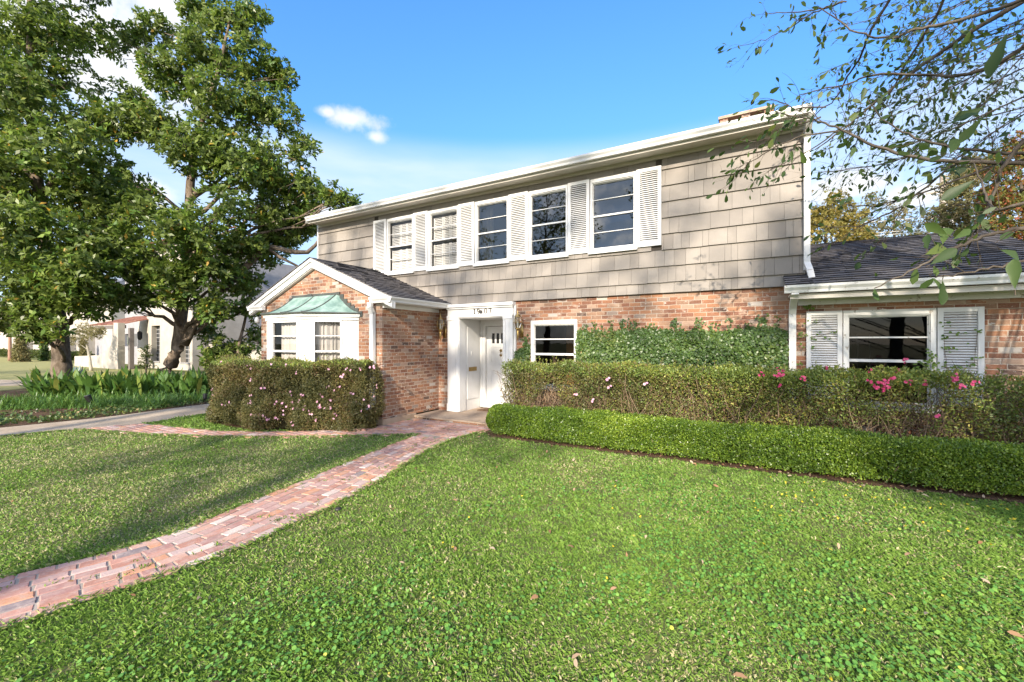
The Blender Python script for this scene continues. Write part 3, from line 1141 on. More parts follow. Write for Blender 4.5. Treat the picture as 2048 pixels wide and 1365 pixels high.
# ---- windows -----------------------------------------------------------
def window(fr, u0, u1, z0, z1, rails, parent, glassmat=GLASS, casing=0.085, sill=True, framemat=WHITE, proud=0.03, name='window', side=0.007, casing_top=None):
    """rails: (fraction from top, thickness). The casing is the window's own mesh; sash and pane are its pieces."""
    mb = MB()
    fr.box(mb, u0, u0 + casing, -0.05, proud, z0, z1)
    fr.box(mb, u1 - casing, u1, -0.05, proud, z0, z1)
    ct = casing_top or casing
    fr.box(mb, u0 + casing, u1 - casing, -0.05, proud, z1 - ct, z1)
    fr.box(mb, u0 + casing, u1 - casing, -0.05, proud - 0.002, z0, z0 + 0.05)
    b = casing * 0.55
    fr.box(mb, u0 + casing - 0.002, u0 + casing + 0.009, -0.07, 0.008, z0 + 0.05, z1 - ct)
    fr.box(mb, u1 - casing - 0.009, u1 - casing + 0.002, -0.07, 0.008, z0 + 0.05, z1 - ct)
    fr.box(mb, u0 + casing + 0.009, u1 - casing - 0.009, -0.07, 0.0085, z1 - ct - 0.018, z1 - ct + 0.002)
    if sill:
        fr.box(mb, u0 - 0.035, u1 + 0.035, -0.02, proud + 0.045, z0 - 0.055, z0 + 0.004)
    fo = build(name, mb, framemat, parent)
    gu0, gu1, gz0, gz1 = u0 + casing + 0.009, u1 - casing - 0.009, z0 + 0.05, z1 - ct - 0.018
    mb = MB()
    H = gz1 - gz0
    for f, th in rails:
        zc = gz1 - f * H
        fr.box(mb, gu0, gu1, -0.055, -0.020 + (0.012 if th > 0.025 else 0), zc - th / 2, zc + th / 2)
    fr.box(mb, gu0, gu0 + side, -0.056, -0.022, gz0, gz1)
    fr.box(mb, gu1 - side, gu1, -0.056, -0.022, gz0, gz1)
    fr.box(mb, gu0 + side, gu1 - side, -0.056, -0.023, gz0, gz0 + 0.022)
    fr.box(mb, gu0 + side, gu1 - side, -0.056, -0.023, gz1 - 0.016, gz1)
    build('sash', mb, framemat, fo)
    mb = MB()
    mb.quad(fr.p(gu0, -0.045, gz0), fr.p(gu1, -0.045, gz0), fr.p(gu1, -0.045, gz1), fr.p(gu0, -0.045, gz1))
    build('pane', mb, glassmat, fo)
    return fo, (gu0, gu1, gz0, gz1)


def curtain(fr, u0, u1, z0, z1, parent, d=-0.14, m=None, amp=0.022, waves=9):
    mb = MB()
    n = 90
    top = [fr.p(u0 + (u1 - u0) * i / n, d + amp * math.sin(i / n * waves * 6.28 + math.sin(i * 0.21) * 1.3), z1) for i in range(n + 1)]
    bot = [fr.p(u0 + (u1 - u0) * i / n, d + 1.3 * amp * math.sin(i / n * waves * 6.28 + math.sin(i * 0.21) * 1.3), z0) for i in range(n + 1)]
    mb.add(bot + top, [(i, i + 1, n + 2 + i, n + 1 + i) for i in range(n)])
    return build('curtain', mb, m or CURTAIN, parent, True)


FU = Fr((0, YB - 0.012, 0), (1, 0, 0))
RAILS4 = [(0.25, 0.012), (0.5, 0.032), (0.75, 0.012)]
for i, (a, b) in enumerate(WIN_X):
    fo, g = window(FU, a + 0.012, b - 0.012, WZ0, WZ1 - 0.004, RAILS4, house, GLASS if i > 1 else GLASS_LOW, 0.036, casing_top=0.07)
    if i < 2:
        # inside plantation shutters, tilted slats between stiles
        mb = MB()
        u0, u1, z0, z1 = g
        fold = (u0 + (u1 - u0) * 0.36, u0 + (u1 - u0) * 0.62)
        for (p0, p1) in ((u0, fold[0]), (fold[0] + 0.01, fold[1]), (fold[1] + 0.01, u1)):
            for (q0, q1) in ((z0, (z0 + z1) / 2 - 0.06), ((z0 + z1) / 2 + 0.03, z1 - 0.06)):
                FU.box(mb, p0, p0 + 0.03, -0.16, -0.13, q0, q1)
                FU.box(mb, p1 - 0.03, p1, -0.16, -0.13, q0, q1)
                zz = q0 + 0.02
                while zz < q1:
                    cpt = FU.p((p0 + p1) / 2, -0.145, zz)
                    mb.obox(cpt, FU.a * ((p1 - p0) / 2 - 0.03), (FU.n * 0.6 + Vector((0, 0, -0.8))) * 0.022, (FU.n * 0.8 + Vector((0, 0, 0.6))) * 0.003)
                    zz += 0.042
        build('blind', mb, BLIND, fo)
    if i == 2:
        curtain(FU, g[0] - 0.05, g[0] + 0.26, g[2], g[3], fo, -0.3, mat('tan_curtain', lambda nt: pbsdf(nt, nt.mix(nt.noise(nt.obj(), 5), (0.30, 0.24, 0.15), (0.38, 0.30, 0.20)), 0.9)), 0.02, 4)
        mb = MB()
        FU.box(mb, g[1] - 0.16, g[1] - 0.0, -0.42, -0.2, g[2], g[2] + 0.30)
        FU.box(mb, g[1] - 0.12, g[1] - 0.0, -0.40, -0.22, g[2] + 0.302, g[2] + 0.42)
        build('storage_box', mb, mat('cardboard', lambda nt: pbsdf(nt, nt.mix(nt.noise(nt.obj(), 6), (0.42, 0.28, 0.14), (0.5, 0.36, 0.2)), 0.9)), fo)


def shutter(fr, u0, u1, z0, z1, parent, d0=0.006, d1=0.05, n=None, m=WHITE):
    mb = MB()
    st = 0.062
    fr.box(mb, u0, u0 + st, d0, d1, z0, z1)
    fr.box(mb, u1 - st, u1, d0, d1, z0, z1)
    fr.box(mb, u0 + st, u1 - st, d0, d1 - 0.001, z0, z0 + 0.095)
    fr.box(mb, u0 + st, u1 - st, d0, d1 - 0.001, z1 - 0.065, z1)
    q0, q1 = z0 + 0.095, z1 - 0.065
    n = n or int((q1 - q0) / 0.0385)
    for k in range(n):
        zc = q0 + (q1 - q0) * (k + 0.5) / n
        c = fr.p((u0 + u1) / 2, (d0 + d1) / 2, zc)
        ax = fr.a * ((u1 - u0) / 2 - st)
        dn = (fr.n * 0.74 + Vector((0, 0, -0.67)))
        up = (fr.n * 0.67 + Vector((0, 0, 0.74)))
        mb.obox(c, ax, dn * 0.0185, up * 0.0035)
    return build('shutter', mb, m, parent)


for a, b in SH_X:
    shutter(FU, a + 0.003, b - 0.003, WZ0 - 0.015, WZ1 + 0.008, house)

# ground floor windows
FWi = Fr((0, YW - 0.004, 0), (1, 0, 0))
fo, g = window(FWi, -4.18, -3.11, 0.86, 2.302, [(0.235, 0.022), (0.485, 0.042), (0.74, 0.022)], house, GLASS_LOW, 0.065, True, WORN, casing_top=0.085)
fo2, g2 = window(FWi, 1.29, 2.362, 0.86, 2.325, [(0.245, 0.022), (0.515, 0.042), (0.76, 0.022)], house, GLASS_LOW, 0.060, True, WORN, side=0.012, casing_top=0.08)
for a, b in ((0.812, 1.276), (2.372, 2.848)):
    shutter(FWi, a, b, 0.92, 2.325, house, 0.004, 0.045, 33)

# rooms behind the glass
def room(x0, x1, y0, y1, z0, z1, m):
    mb = MB()
    mb.quad((x0, y1, z0), (x1, y1, z0), (x1, y1, z1), (x0, y1, z1))
    mb.quad((x0, y0, z0), (x0, y1, z0), (x0, y1, z1), (x0, y0, z1))
    mb.quad((x1, y0, z0), (x1, y0, z1), (x1, y1, z1), (x1, y1, z0))
    mb.quad((x0, y0, z0), (x1, y0, z0), (x1, y1, z0), (x0, y1, z0))
    mb.quad((x0, y0, z1), (x0, y1, z1), (x1, y1, z1), (x1, y0, z1))
    return build('interior_room', mb, m, house)


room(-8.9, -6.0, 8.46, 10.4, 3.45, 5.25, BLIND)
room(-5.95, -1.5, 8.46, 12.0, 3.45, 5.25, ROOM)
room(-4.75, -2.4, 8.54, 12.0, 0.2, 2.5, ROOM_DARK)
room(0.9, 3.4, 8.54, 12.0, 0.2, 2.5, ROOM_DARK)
mb = MB()
mb.box(-4.25, -3.95, 10.6, 10.65, 0.3, 2.3)
build('interior_door', mb, mat('amber_wood', lambda nt: pbsdf(nt, nt.mix(nt.noise(nt.obj(), 3), (0.30, 0.12, 0.03), (0.48, 0.22, 0.06)), 0.5)), house)
mb = MB()   # many-paned glass door seen through the wing window
for xx in (1.52, 1.72, 1.92, 2.12):
    mb.box(xx - 0.012, xx + 0.012, 10.9, 10.93, 0.3, 2.0)
for zz in (0.7, 1.1, 1.5, 1.9):
    mb.box(1.5, 2.14, 10.93, 10.95, zz - 0.012, zz + 0.012)
build('interior_door', mb, DARKMETAL, house)

# ---- projecting bay window
YBF = 5.73
bw2, bs = 0.655, 0.80
bay = None
FF = Fr((XC - bw2, YBF, 0), (1, 0, 0))
FRt = Fr((XC + bw2, YBF, 0), (bs, YG - YBF, 0))
FLt = Fr((XC - bw2 - bs, YG, 0), (bs, -(YG - YBF), 0))
SL = math.hypot(bs, YG - YBF)
mb = MB()
wf = (0.19, 1.12, 1.05, 2.30)
wr = (SL * 0.17, SL * 0.69, 1.05, 2.305)
wl = (SL * 0.31, SL * 0.83, 1.05, 2.305)
FF.wall(mb, 0, 2 * bw2, 0.05, 2.37, [wf], 0.05)
FRt.wall(mb, 0, SL, 0.05, 2.37, [wr], 0.05)
FLt.wall(mb, 0, SL, 0.05, 2.37, [wl], 0.05)
bay = build('bay_window', mb, WHITE, house)
mb = MB()
for fr, L in ((FF, 2 * bw2), (FRt, SL), (FLt, SL)):
    fr.box(mb, -0.012, L + 0.012, 0.0, 0.03, 2.315, 2.38)
    fr.box(mb, -0.026, L + 0.026, 0.0, 0.06, 2.382, 2.47)
build('cornice', mb, WHITE, bay)
for fr, o in ((FF, wf), (FRt, wr), (FLt, wl)):
    mb = MB()
    u0, u1, z0, z1 = o
    for (a, b, c, d) in ((u0, u0 + 0.035, z0, z1), (u1 - 0.035, u1, z0, z1), (u0 + 0.035, u1 - 0.035, z1 - 0.035, z1)):
        fr.box(mb, a, b, -0.045, 0.012, c, d)
    H = z1 - z0
    for zc, th in ((2.30 - 0.33, 0.02), (1.635, 0.04), (1.33, 0.02)):
        fr.box(mb, u0 + 0.035, u1 - 0.035, -0.04, -0.005, zc - th / 2, zc + th / 2)
    build('sash', mb, WHITE, bay)
    mb = MB()
    mb.quad(fr.p(u0, -0.03, z0), fr.p(u1, -0.03, z0), fr.p(u1, -0.03, z1), fr.p(u0, -0.03, z1))
    build('pane', mb, GLASS_LOW, bay)
    curtain(fr, u0 - 0.03 + (0.2 if fr is FF else 0), u1 + 0.03, z0 - 0.05, z1 + 0.02, bay, -0.13, None, 0.018, 7)
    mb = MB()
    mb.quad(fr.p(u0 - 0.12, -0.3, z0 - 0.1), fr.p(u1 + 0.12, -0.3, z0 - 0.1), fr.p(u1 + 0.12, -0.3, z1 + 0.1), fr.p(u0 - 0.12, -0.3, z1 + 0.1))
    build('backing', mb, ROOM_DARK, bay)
# flared copper roof
mb = MB()
top = [(-0.81, 0.0), (-0.77, 0.05), (0.77, 0.05), (0.81, 0.0)]
bot = [(-1.55, 0.0), (-0.72, 0.87), (0.72, 0.87), (1.55, 0.0)]
NSG = 14
rows = []
for i in range(NSG + 1):
    s = i / NSG
    z = 2.475 + 0.43 * (1 - s) ** 1.75
    rows.append([(XC + a[0] + (b[0] - a[0]) * s, YG - a[1] - (b[1] - a[1]) * s, z) for a, b in zip(top, bot)])
vs = [p for r in rows for p in r]
fs = [(i * 4 + k, i * 4 + k + 1, (i + 1) * 4 + k + 1, (i + 1) * 4 + k) for i in range(NSG) for k in range(3)]
mb.add(vs, fs)
e = rows[-1]
mb.add(e + [(x, y, z - 0.022) for x, y, z in e], [(0, 1, 5, 4), (1, 2, 6, 5), (2, 3, 7, 6), (4, 5, 6, 7)])
build('copper_roof', mb, COPPER, bay)
mb = MB()
mid = [((a[1][0] + a[2][0]) / 2, (a[1][1] + a[2][1]) / 2, a[1][2] + 0.008) for a in rows]
for k in (1, 2):
    mb.tube([(r[k][0], r[k][1], r[k][2] + 0.006) for r in rows], 0.012, 6)
mb.tube(mid, 0.012, 6)
mb.tube([(x, y, z - 0.012) for x, y, z in e], 0.016, 6)
# stepped flashing along the brick
mb.box(XC - 0.86, XC + 0.86, YG - 0.03, YG - 0.002, 2.90, 2.965)
mb.box(XC - 0.25, XC - 0.08, YG - 0.05, YG - 0.032, 2.90, 2.97)
for sg in (1, -1):
    for k in range(6):
        xa = 0.86 + k * 0.12
        s = max(0, (xa - 0.81) / 0.74)
        zc = 2.475 + 0.43 * (1 - min(1, s)) ** 1.75
        zt = zc + 0.055 if k < 5 else zc + 0.02
        x0_, x1_ = sorted((XC + sg * xa, XC + sg * (xa + 0.122)))
        mb.box(x0_, x1_, YG - 0.022, YG - 0.002, zc - 0.10, zt)
build('flashing', mb, LEAD, bay)

# ---- entrance: surround, recess, door
SX0, SX1, OX0, OX1 = -6.41, -4.60, -6.08, -4.84
SY = YW - 0.10
mb = MB()
mb.box(SX0, OX0, SY, YW - 0.003, 0.16, 2.42)
mb.box(OX1, SX1, SY, YW - 0.003, 0.16, 2.42)
for a, b in ((SX0, OX0), (OX1, SX1)):
    mb.box(a - 0.012, b + 0.0, SY - 0.016, SY - 0.001, 0.16, 0.34)
    mb.box(a + 0.07, b - 0.09, SY - 0.010, SY - 0.0005, 0.40, 2.34)
    mb.box(a - 0.012, b + 0.0, SY - 0.020, SY - 0.001, 2.36, 2.42)
    i0, i1 = (b - 0.055, b + 0.002) if a == SX0 else (a - 0.002, a + 0.055)
    mb.box(i0, i1, SY - 0.014, SY - 0.0008, 0.345, 2.355)
mb.box(SX0 - 0.012, SX1 + 0.012, SY - 0.024, YW - 0.003, 2.422, 2.47)
mb.box(SX0, SX1, SY + 0.002, YW - 0.003, 2.471, 2.66)
mb.box(SX0 - 0.02, SX1 + 0.02, SY - 0.035, YW - 0.003, 2.622, 2.662)
mb.box(SX0 - 0.035, SX1 + 0.035, SY - 0.07, YW - 0.003, 2.664, 2.735)
mb.box(SX1 + 0.002, SX1 + 0.05, YW - 0.05, YW - 0.002, 0.14, 2.66)
# recess
YD = 9.22
mb.box(OX0 - 0.03, OX0 - 0.001, YW, YD + 0.1, 0.15, 2.43)
mb.box(OX1 + 0.001, OX1 + 0.03, YW, YD + 0.1, 0.15, 2.43)
mb.box(OX0, OX1, YW - 0.098, YD + 0.1, 2.40, 2.42)
mb.box(OX0 - 0.0005, OX0 + 0.014, SY + 0.01, 8.55, 0.16, 2.395)
mb.box(OX0 + 0.0, OX0 + 0.012, 8.62, 9.1, 0.42, 2.2)
DX0, DX1, DZ0, DZ1 = -5.93, -5.02, 0.225, 2.235
YDF = 9.30
mb.box(OX0 + 0.0002, DX0, YD, YD + 0.12, 0.17, 2.399)
mb.box(DX1, OX1 - 0.0002, YD, YD + 0.12, 0.17, 2.399)
mb.box(DX0, DX1, YD + 0.001, YD + 0.12, DZ1 + 0.01, 2.398)
mb.box(OX0 + 0.015, OX0 + 0.06, YD - 0.025, YD - 0.001, 0.17, 2.39)
mb.box(OX0 + 0.075, OX0 + 0.115, YD - 0.012, YD - 0.0005, 0.17, 2.33)
mb.box(DX0 - 0.05, DX1 + 0.05, YD - 0.05, YD + 0.1, 0.165, 0.222)
mb.box(OX0 + 0.0, OX1 - 0.0, YD - 0.02, YD - 0.0015, 2.33, 2.395)
sur = build('door_surround', mb, WHITE, house)
# house number
DIG = {
    '1': [[(0.25, 0.84), (0.5, 1.0)], [(0.5, 1.0), (0.5, 0.0)], [(0.22, 0.0), (0.78, 0.0)]],
    '9': [[(0.78, 0.68), (0.68, 0.9), (0.46, 1.0), (0.25, 0.9), (0.17, 0.7), (0.25, 0.5), (0.46, 0.42), (0.7, 0.5), (0.8, 0.7), (0.76, 0.35), (0.55, 0.08), (0.28, 0.02)]],
    '0': [[(0.5, 1.0), (0.25, 0.86), (0.17, 0.5), (0.25, 0.14), (0.5, 0.0), (0.75, 0.14), (0.83, 0.5), (0.75, 0.86), (0.5, 1.0)]],
    '7': [[(0.18, 0.82), (0.2, 0.98), (0.82, 0.98), (0.6, 0.5), (0.48, 0.0)]],
}
mb = MB()
for ch_, xx in (('1', -5.66), ('9', -5.555), ('0', -5.355), ('7', -5.235)):
    mb = MB()
    for st in DIG[ch_]:
        for (a, b), (c, d) in zip(st, st[1:]):
            vert = abs(d - b) > abs(c - a)
            mb.tube([(xx + a * 0.095, SY - 0.008, 2.495 + b * 0.115), (xx + c * 0.095, SY - 0.008, 2.495 + d * 0.115)], 0.0105 if vert else 0.007, 6, 0.3)
    build('house_number', mb, BRONZE, sur)
mb = MB()
for k in range(7):
    c = Vector((-5.43 + random.uniform(-0.03, 0.03), SY - 0.012, 2.51 + random.uniform(-0.02, 0.045)))
    mb.obox(c, (0.018, 0.004, 0.012), (0, 0.012, 0), (-0.012, 0, 0.016))
build('ornament', mb, DARKMETAL, sur)
# door leaf
mb = MB()
DW = DX1 - DX0
lites = []
for k in range(3):
    u = DX0 + 0.15 + k * 0.135
    lites.append((u, u + 0.085, 1.80, 2.06))
FDo = Fr((0, YDF, 0), (1, 0, 0))
FDo.wall(mb, DX0 + 0.003, DX1 - 0.003, DZ0 + 0.004, DZ1, lites, 0.03)
for (zp0, zp1) in ((0.50, 1.12), (1.24, 1.72)):
    for (a, b) in ((DX0 + 0.13, DX0 + 0.41), (DX0 + 0.50, DX0 + 0.78)):
        FDo.box(mb, a, b, 0.0, 0.010, zp1 - 0.018, zp1)
        FDo.box(mb, a, b, 0.0, 0.010, zp0, zp0 + 0.018)
        FDo.box(mb, a, a + 0.018, 0.0, 0.009, zp0 + 0.018, zp1 - 0.018)
        FDo.box(mb, b - 0.018, b, 0.0, 0.009, zp0 + 0.018, zp1 - 0.018)
        FDo.box(mb, a + 0.035, b - 0.035, 0.0, 0.006, zp0 + 0.035, zp1 - 0.035)
door = build('front_door', mb, WHITE, house)
mb = MB()
for o in lites:
    FDo.box(mb, o[0], o[1], -0.04, -0.028, o[2], o[3])
build('pane', mb, mat('dark_lite', lambda nt: pbsdf(nt, (0.02, 0.02, 0.02), 0.08)), door)
mb = MB()
kx = DX0 + 0.425
for zz, rr in ((1.62, 0.036), (1.50, 0.030)):
    mb.tube([(kx, YDF - 0.002, zz), (kx, YDF - 0.02, zz), (kx, YDF - 0.03, zz), (kx, YDF - 0.055, zz)], [rr, rr, rr * 0.5, rr * 0.35], 12)
mb.tube([(kx, YDF - 0.05, 1.57), (kx + 0.03, YDF - 0.055, 1.54), (kx, YDF - 0.055, 1.49)], 0.01, 6)
build('door_knocker', mb, BRASS, door, True)
mb = MB()
FR_ = Fr((OX0, 0, 0), (0, 1, 0))
# letter slot on the side of the recess
mb.box(OX0 + 0.013, OX0 + 0.022, 8.68, 9.02, 1.11, 1.21)
mb.box(OX0 + 0.022, OX0 + 0.030, 8.71, 8.99, 1.13, 1.19)
build('letter_slot', mb, BRASS, sur)
mb = MB()
mb.box(OX0 + 0.013, OX0 + 0.024, 8.78, 8.82, 1.50, 1.60)
build('door_bell', mb, BLIND, sur)


def lantern(x, z):
    """carriage lantern: finial, cap, glazed body with ribs, tapering tail, wall plate"""
    y = YW - 0.19
    mb = MB()
    mb.lathe((x, y, z), [(0.004, 0.345), (0.012, 0.32), (0.006, 0.30), (0.022, 0.285), (0.014, 0.265), (0.05, 0.225), (0.055, 0.205), (0.085, 0.185)], 12)
    mb.lathe((x, y, z), [(0.06, -0.055), (0.062, -0.075), (0.035, -0.095), (0.026, -0.12), (0.03, -0.13), (0.018, -0.27), (0.008, -0.31), (0.002, -0.33)], 12)
    for k in range(6):
        t = 2 * math.pi * k / 6 + 0.3
        c, s = math.cos(t), math.sin(t)
        mb.tube([(x + c * 0.082, y + s * 0.082, z + 0.187), (x + c * 0.096, y + s * 0.096, z + 0.06), (x + c * 0.058, y + s * 0.058, z - 0.056)], 0.0055, 5)
    mb.tube([(x + 0.096 * math.cos(t), y + 0.096 * math.sin(t), z + 0.06) for t in [i * 6.283 / 12 for i in range(13)]], 0.005, 5)
    mb.box(x - 0.045, x + 0.045, YW - 0.02, YW - 0.002, z - 0.26, z + 0.02)
    mb.tube([(x, YW - 0.02, z - 0.2), (x, YW - 0.09, z - 0.22), (x, y + 0.02, z - 0.19)], 0.012, 6)
    o = build('wall_lantern', mb, BRASS, house, True)
    mb = MB()
    mb.lathe((x, y, z), [(0.078, 0.185), (0.091, 0.06), (0.054, -0.054)], 12)
    build('lantern_glass', mb, mat('lantern_glass', glass(1.5, (0.9, 0.92, 0.86))), o)
    mb = MB()
    mb.tube([(x, y, z - 0.05), (x, y, z + 0.08)], [0.014, 0.012], 8)
    build('candle', mb, BLIND, o)
    return o


lantern(-4.42, 2.20)
lantern(-6.56, 2.20)

# brick step with a stone-coloured top
mb = MB()
mb.box(-6.757, -4.35, 7.46, YD - 0.05, -0.05, 0.118)
stp = build('doorstep', mb, BRICK, house)
mb = MB()
x = -6.757
while x < -4.34:
    mb.box(x + 0.004, min(x + 0.19, -4.34) - 0.004, 7.435, 7.66, 0.119, 0.152 + random.uniform(-0.004, 0.004))
    x += 0.19
mb.box(-6.757, -4.34, 7.664, YD - 0.052, 0.119, 0.150)
build('step_top', mb, STEPTOP, stp)

mb = MB()
mb.box(-5.85, -5.15, 8.72, 9.12, 0.1505, 0.166)
for k in range(300):
    x, y = random.uniform(-5.84, -5.16), random.uniform(8.73, 9.11)
    mb.obox((x, y, 0.168), (0.012, 0, 0), (0, 0.004, 0), (0, 0, 0.004))
o = build('doormat', mb, mat('coir_mat', lambda nt: pbsdf(nt, nt.mix(nt.noise(nt.obj(), 40), (0.10, 0.055, 0.03), (0.2, 0.12, 0.07)), 0.95)), loc=(-5.5, 8.92, 0.15))
tag(o, 'brown coir doormat lying before the white front door', 'doormat')


# ------------------------------------------------------------------ planting
MAG = leaf_mat('magnolia_leaf', [(0, (0.0416, 0.0858, 0.0208)), (0.35, (0.0845, 0.163, 0.0312)), (0.65, (0.15, 0.247, 0.0442)), (0.94, (0.26, 0.364, 0.065)), (0.975, (0.546, 0.429, 0.052)), (1, (0.598, 0.312, 0.052))],
               0.36, 0.38, 0.35, (0.28, 0.36, 0.05), (0.18, 0.14, 0.06))
OAKL = leaf_mat('oak_leaf', [(0.0, (0.04, 0.062, 0.016)), (0.6, (0.075, 0.10, 0.025)), (1.0, (0.15, 0.14, 0.035))], 0.5, 0.4)
NEARL = leaf_mat('near_oak_leaf', [(0.0, (0.032, 0.060, 0.016)), (0.55, (0.055, 0.095, 0.024)), (0.9, (0.085, 0.13, 0.03)), (1.0, (0.15, 0.17, 0.04))], 0.48, 0.38, 0.35, (0.14, 0.22, 0.02))
FALL = leaf_mat('autumn_leaf', [(0.0, (0.16, 0.17, 0.045)), (0.45, (0.25, 0.225, 0.06)), (0.8, (0.34, 0.26, 0.07)), (1.0, (0.42, 0.26, 0.06))], 0.6, 0.4, 0.3, (0.4, 0.3, 0.05))
PALEL = leaf_mat('pale_autumn_leaf', [(0.0, (0.15, 0.16, 0.06)), (0.6, (0.24, 0.22, 0.10)), (1.0, (0.34, 0.25, 0.11))], 0.6, 0.4, 0.3, (0.35, 0.3, 0.1))
REDL = leaf_mat('red_and_green_leaf', [(0.0, (0.09, 0.13, 0.03)), (0.55, (0.20, 0.21, 0.05)), (0.72, (0.34, 0.12, 0.05)), (1.0, (0.38, 0.10, 0.06))], 0.6, 0.4, 0.3, (0.35, 0.2, 0.05))
BOX = leaf_mat('boxwood_leaf', [(0, (0.06, 0.114, 0.0168)), (0.45, (0.138, 0.222, 0.0264)), (0.8, (0.264, 0.372, 0.0384)), (1, (0.396, 0.48, 0.072))], 0.35, 0.32, 0.5, (0.25, 0.40, 0.03))
AZA = leaf_mat('azalea_leaf', [(0, (0.116, 0.179, 0.0421)), (0.45, (0.211, 0.283, 0.059)), (0.75, (0.359, 0.38, 0.0738)), (0.9, (0.547, 0.463, 0.105)), (1, (0.528, 0.233, 0.105))], 0.45, 0.32, 0.5, (0.3, 0.32, 0.04))
AZD = leaf_mat('bronze_azalea_leaf', [(0, (0.0702, 0.0814, 0.0281)), (0.4, (0.134, 0.124, 0.0421)), (0.7, (0.197, 0.176, 0.0562)), (0.85, (0.225, 0.12, 0.077)), (1, (0.309, 0.266, 0.0702))], 0.5, 0.28, 0.4, (0.22, 0.2, 0.05))
IVY = leaf_mat('ivy_leaf', [(0, (0.0381, 0.0737, 0.0203)), (0.5, (0.0699, 0.127, 0.0305)), (0.8, (0.127, 0.19, 0.0406)), (0.93, (0.216, 0.229, 0.0635)), (1, (0.381, 0.267, 0.139))], 0.4, 0.25, 0.5)
BLADE = leaf_mat('grass_blade', [(0, (0.108, 0.205, 0.0324)), (0.4, (0.167, 0.286, 0.0454)), (0.72, (0.248, 0.367, 0.067)), (0.8, (0.389, 0.373, 0.162)), (1, (0.605, 0.529, 0.324))], 0.55, 0.30, 0.3, (0.2, 0.32, 0.05))
CLOV = leaf_mat('clover_leaf', [(0, (0.0821, 0.216, 0.0387)), (0.55, (0.142, 0.32, 0.0567)), (0.988, (0.224, 0.403, 0.067)), (0.993, (0.447, 0.507, 0.0745)), (1, (0.626, 0.536, 0.0894))], 0.42, 0.28, 0.45, (0.2, 0.4, 0.05))
CAST = leaf_mat('cast_iron_leaf', [(0, (0.0438, 0.102, 0.0205)), (0.6, (0.0804, 0.161, 0.0292)), (0.92, (0.125, 0.219, 0.0438)), (1, (0.351, 0.321, 0.0732))], 0.5, 0.25, 0.25, (0.2, 0.3, 0.04))
LIRI = leaf_mat('border_grass_blade', [(0, (0.0486, 0.121, 0.0227)), (0.6, (0.0972, 0.211, 0.0356)), (1, (0.194, 0.308, 0.0568))], 0.4, 0.25, 0.5)
PINK = leaf_mat('pale_pink_petal', [(0.0, (0.60, 0.30, 0.42)), (1.0, (0.78, 0.50, 0.60))], 0.6, 0.3, 0.3, (0.7, 0.4, 0.5))
HOT = leaf_mat('hot_pink_petal', [(0.0, (0.62, 0.05, 0.17)), (1.0, (0.78, 0.16, 0.30))], 0.6, 0.3, 0.3, (0.7, 0.1, 0.25))
DEAD = leaf_mat('fallen_leaf', [(0.0, (0.22, 0.11, 0.05)), (0.5, (0.34, 0.20, 0.11)), (1.0, (0.46, 0.36, 0.25))], 0.7, 0.1, 0.2)


def branch_pts(a, b, n=6, wob=0.08, sag=0.0):
    a, b = Vector(a), Vector(b)
    L = (b - a).length
    out = []
    for i in range(n + 1):
        t = i / n
        p = a.lerp(b, t)
        k = math.sin(t * math.pi)
        p += Vector((random.uniform(-1, 1), random.uniform(-1, 1), random.uniform(-1, 1))) * (wob * L * k * 0.6)
        p.z += sag * L * k
        out.append(p)
    return out


def rosettes(centers, radii, count, lsize, per=8, gap=0.42, up=0.35, out=0.6, wratio=0.36, seed=0.0, freq=0.9, hexa=False):
    """leaf whorls scattered through ellipsoid clumps, with holes cut by noise"""
    centers = np.array(centers, float)
    radii = np.array(radii, float)
    if radii.ndim == 1:
        radii = np.repeat(radii[:, None], 3, axis=1) * np.array([1, 1, 0.8])
    vol = radii.prod(axis=1) ** (2 / 3)
    idx = RNG.choice(len(centers), size=count, p=vol / vol.sum())
    d = rdir(count)
    rr = RNG.random(count) ** 0.42
    P = centers[idx] + d * radii[idx] * rr[:, None]
    keep = pn(P, freq, seed) > gap * (0.75 + 0.5 * RNG.random(count))
    P, d = P[keep], d[keep]
    n = len(P)
    axis = unit(d * out + np.array([0, 0, up]) + 0.45 * RNG.normal(size=(n, 3)))
    P = np.repeat(P, per, axis=0)
    ax = np.repeat(axis, per, axis=0)
    m = len(P)
    sp = unit(np.cross(ax, rdir(m)))
    P = P + 0.10 * lsize * RNG.normal(size=(m, 3)) - ax * (0.5 * lsize * RNG.random((m, 1)))
    A = unit(sp + ax * (0.05 + 0.9 * RNG.random((m, 1))) + 0.25 * RNG.normal(size=(m, 3)))
    N = unit(ax + 0.3 * RNG.normal(size=(m, 3)))
    L = lsize * (0.65 + 0.6 * RNG.random(m))
    base = np.repeat(RNG.random(n) * 0.55, per)
    rnd = np.clip(base + 0.45 * RNG.random(m), 0, 1)
    rare = RNG.random(m)
    rnd = np.where(rare > 0.012, np.minimum(rnd, 0.95), 0.99)
    if hexa:
        return leaf_hex(P, A, N, L, L * wratio), rnd, P
    return leaf_quads(P, A, N, L, L * wratio, 0.15, 0.55, 0.12), rnd, P


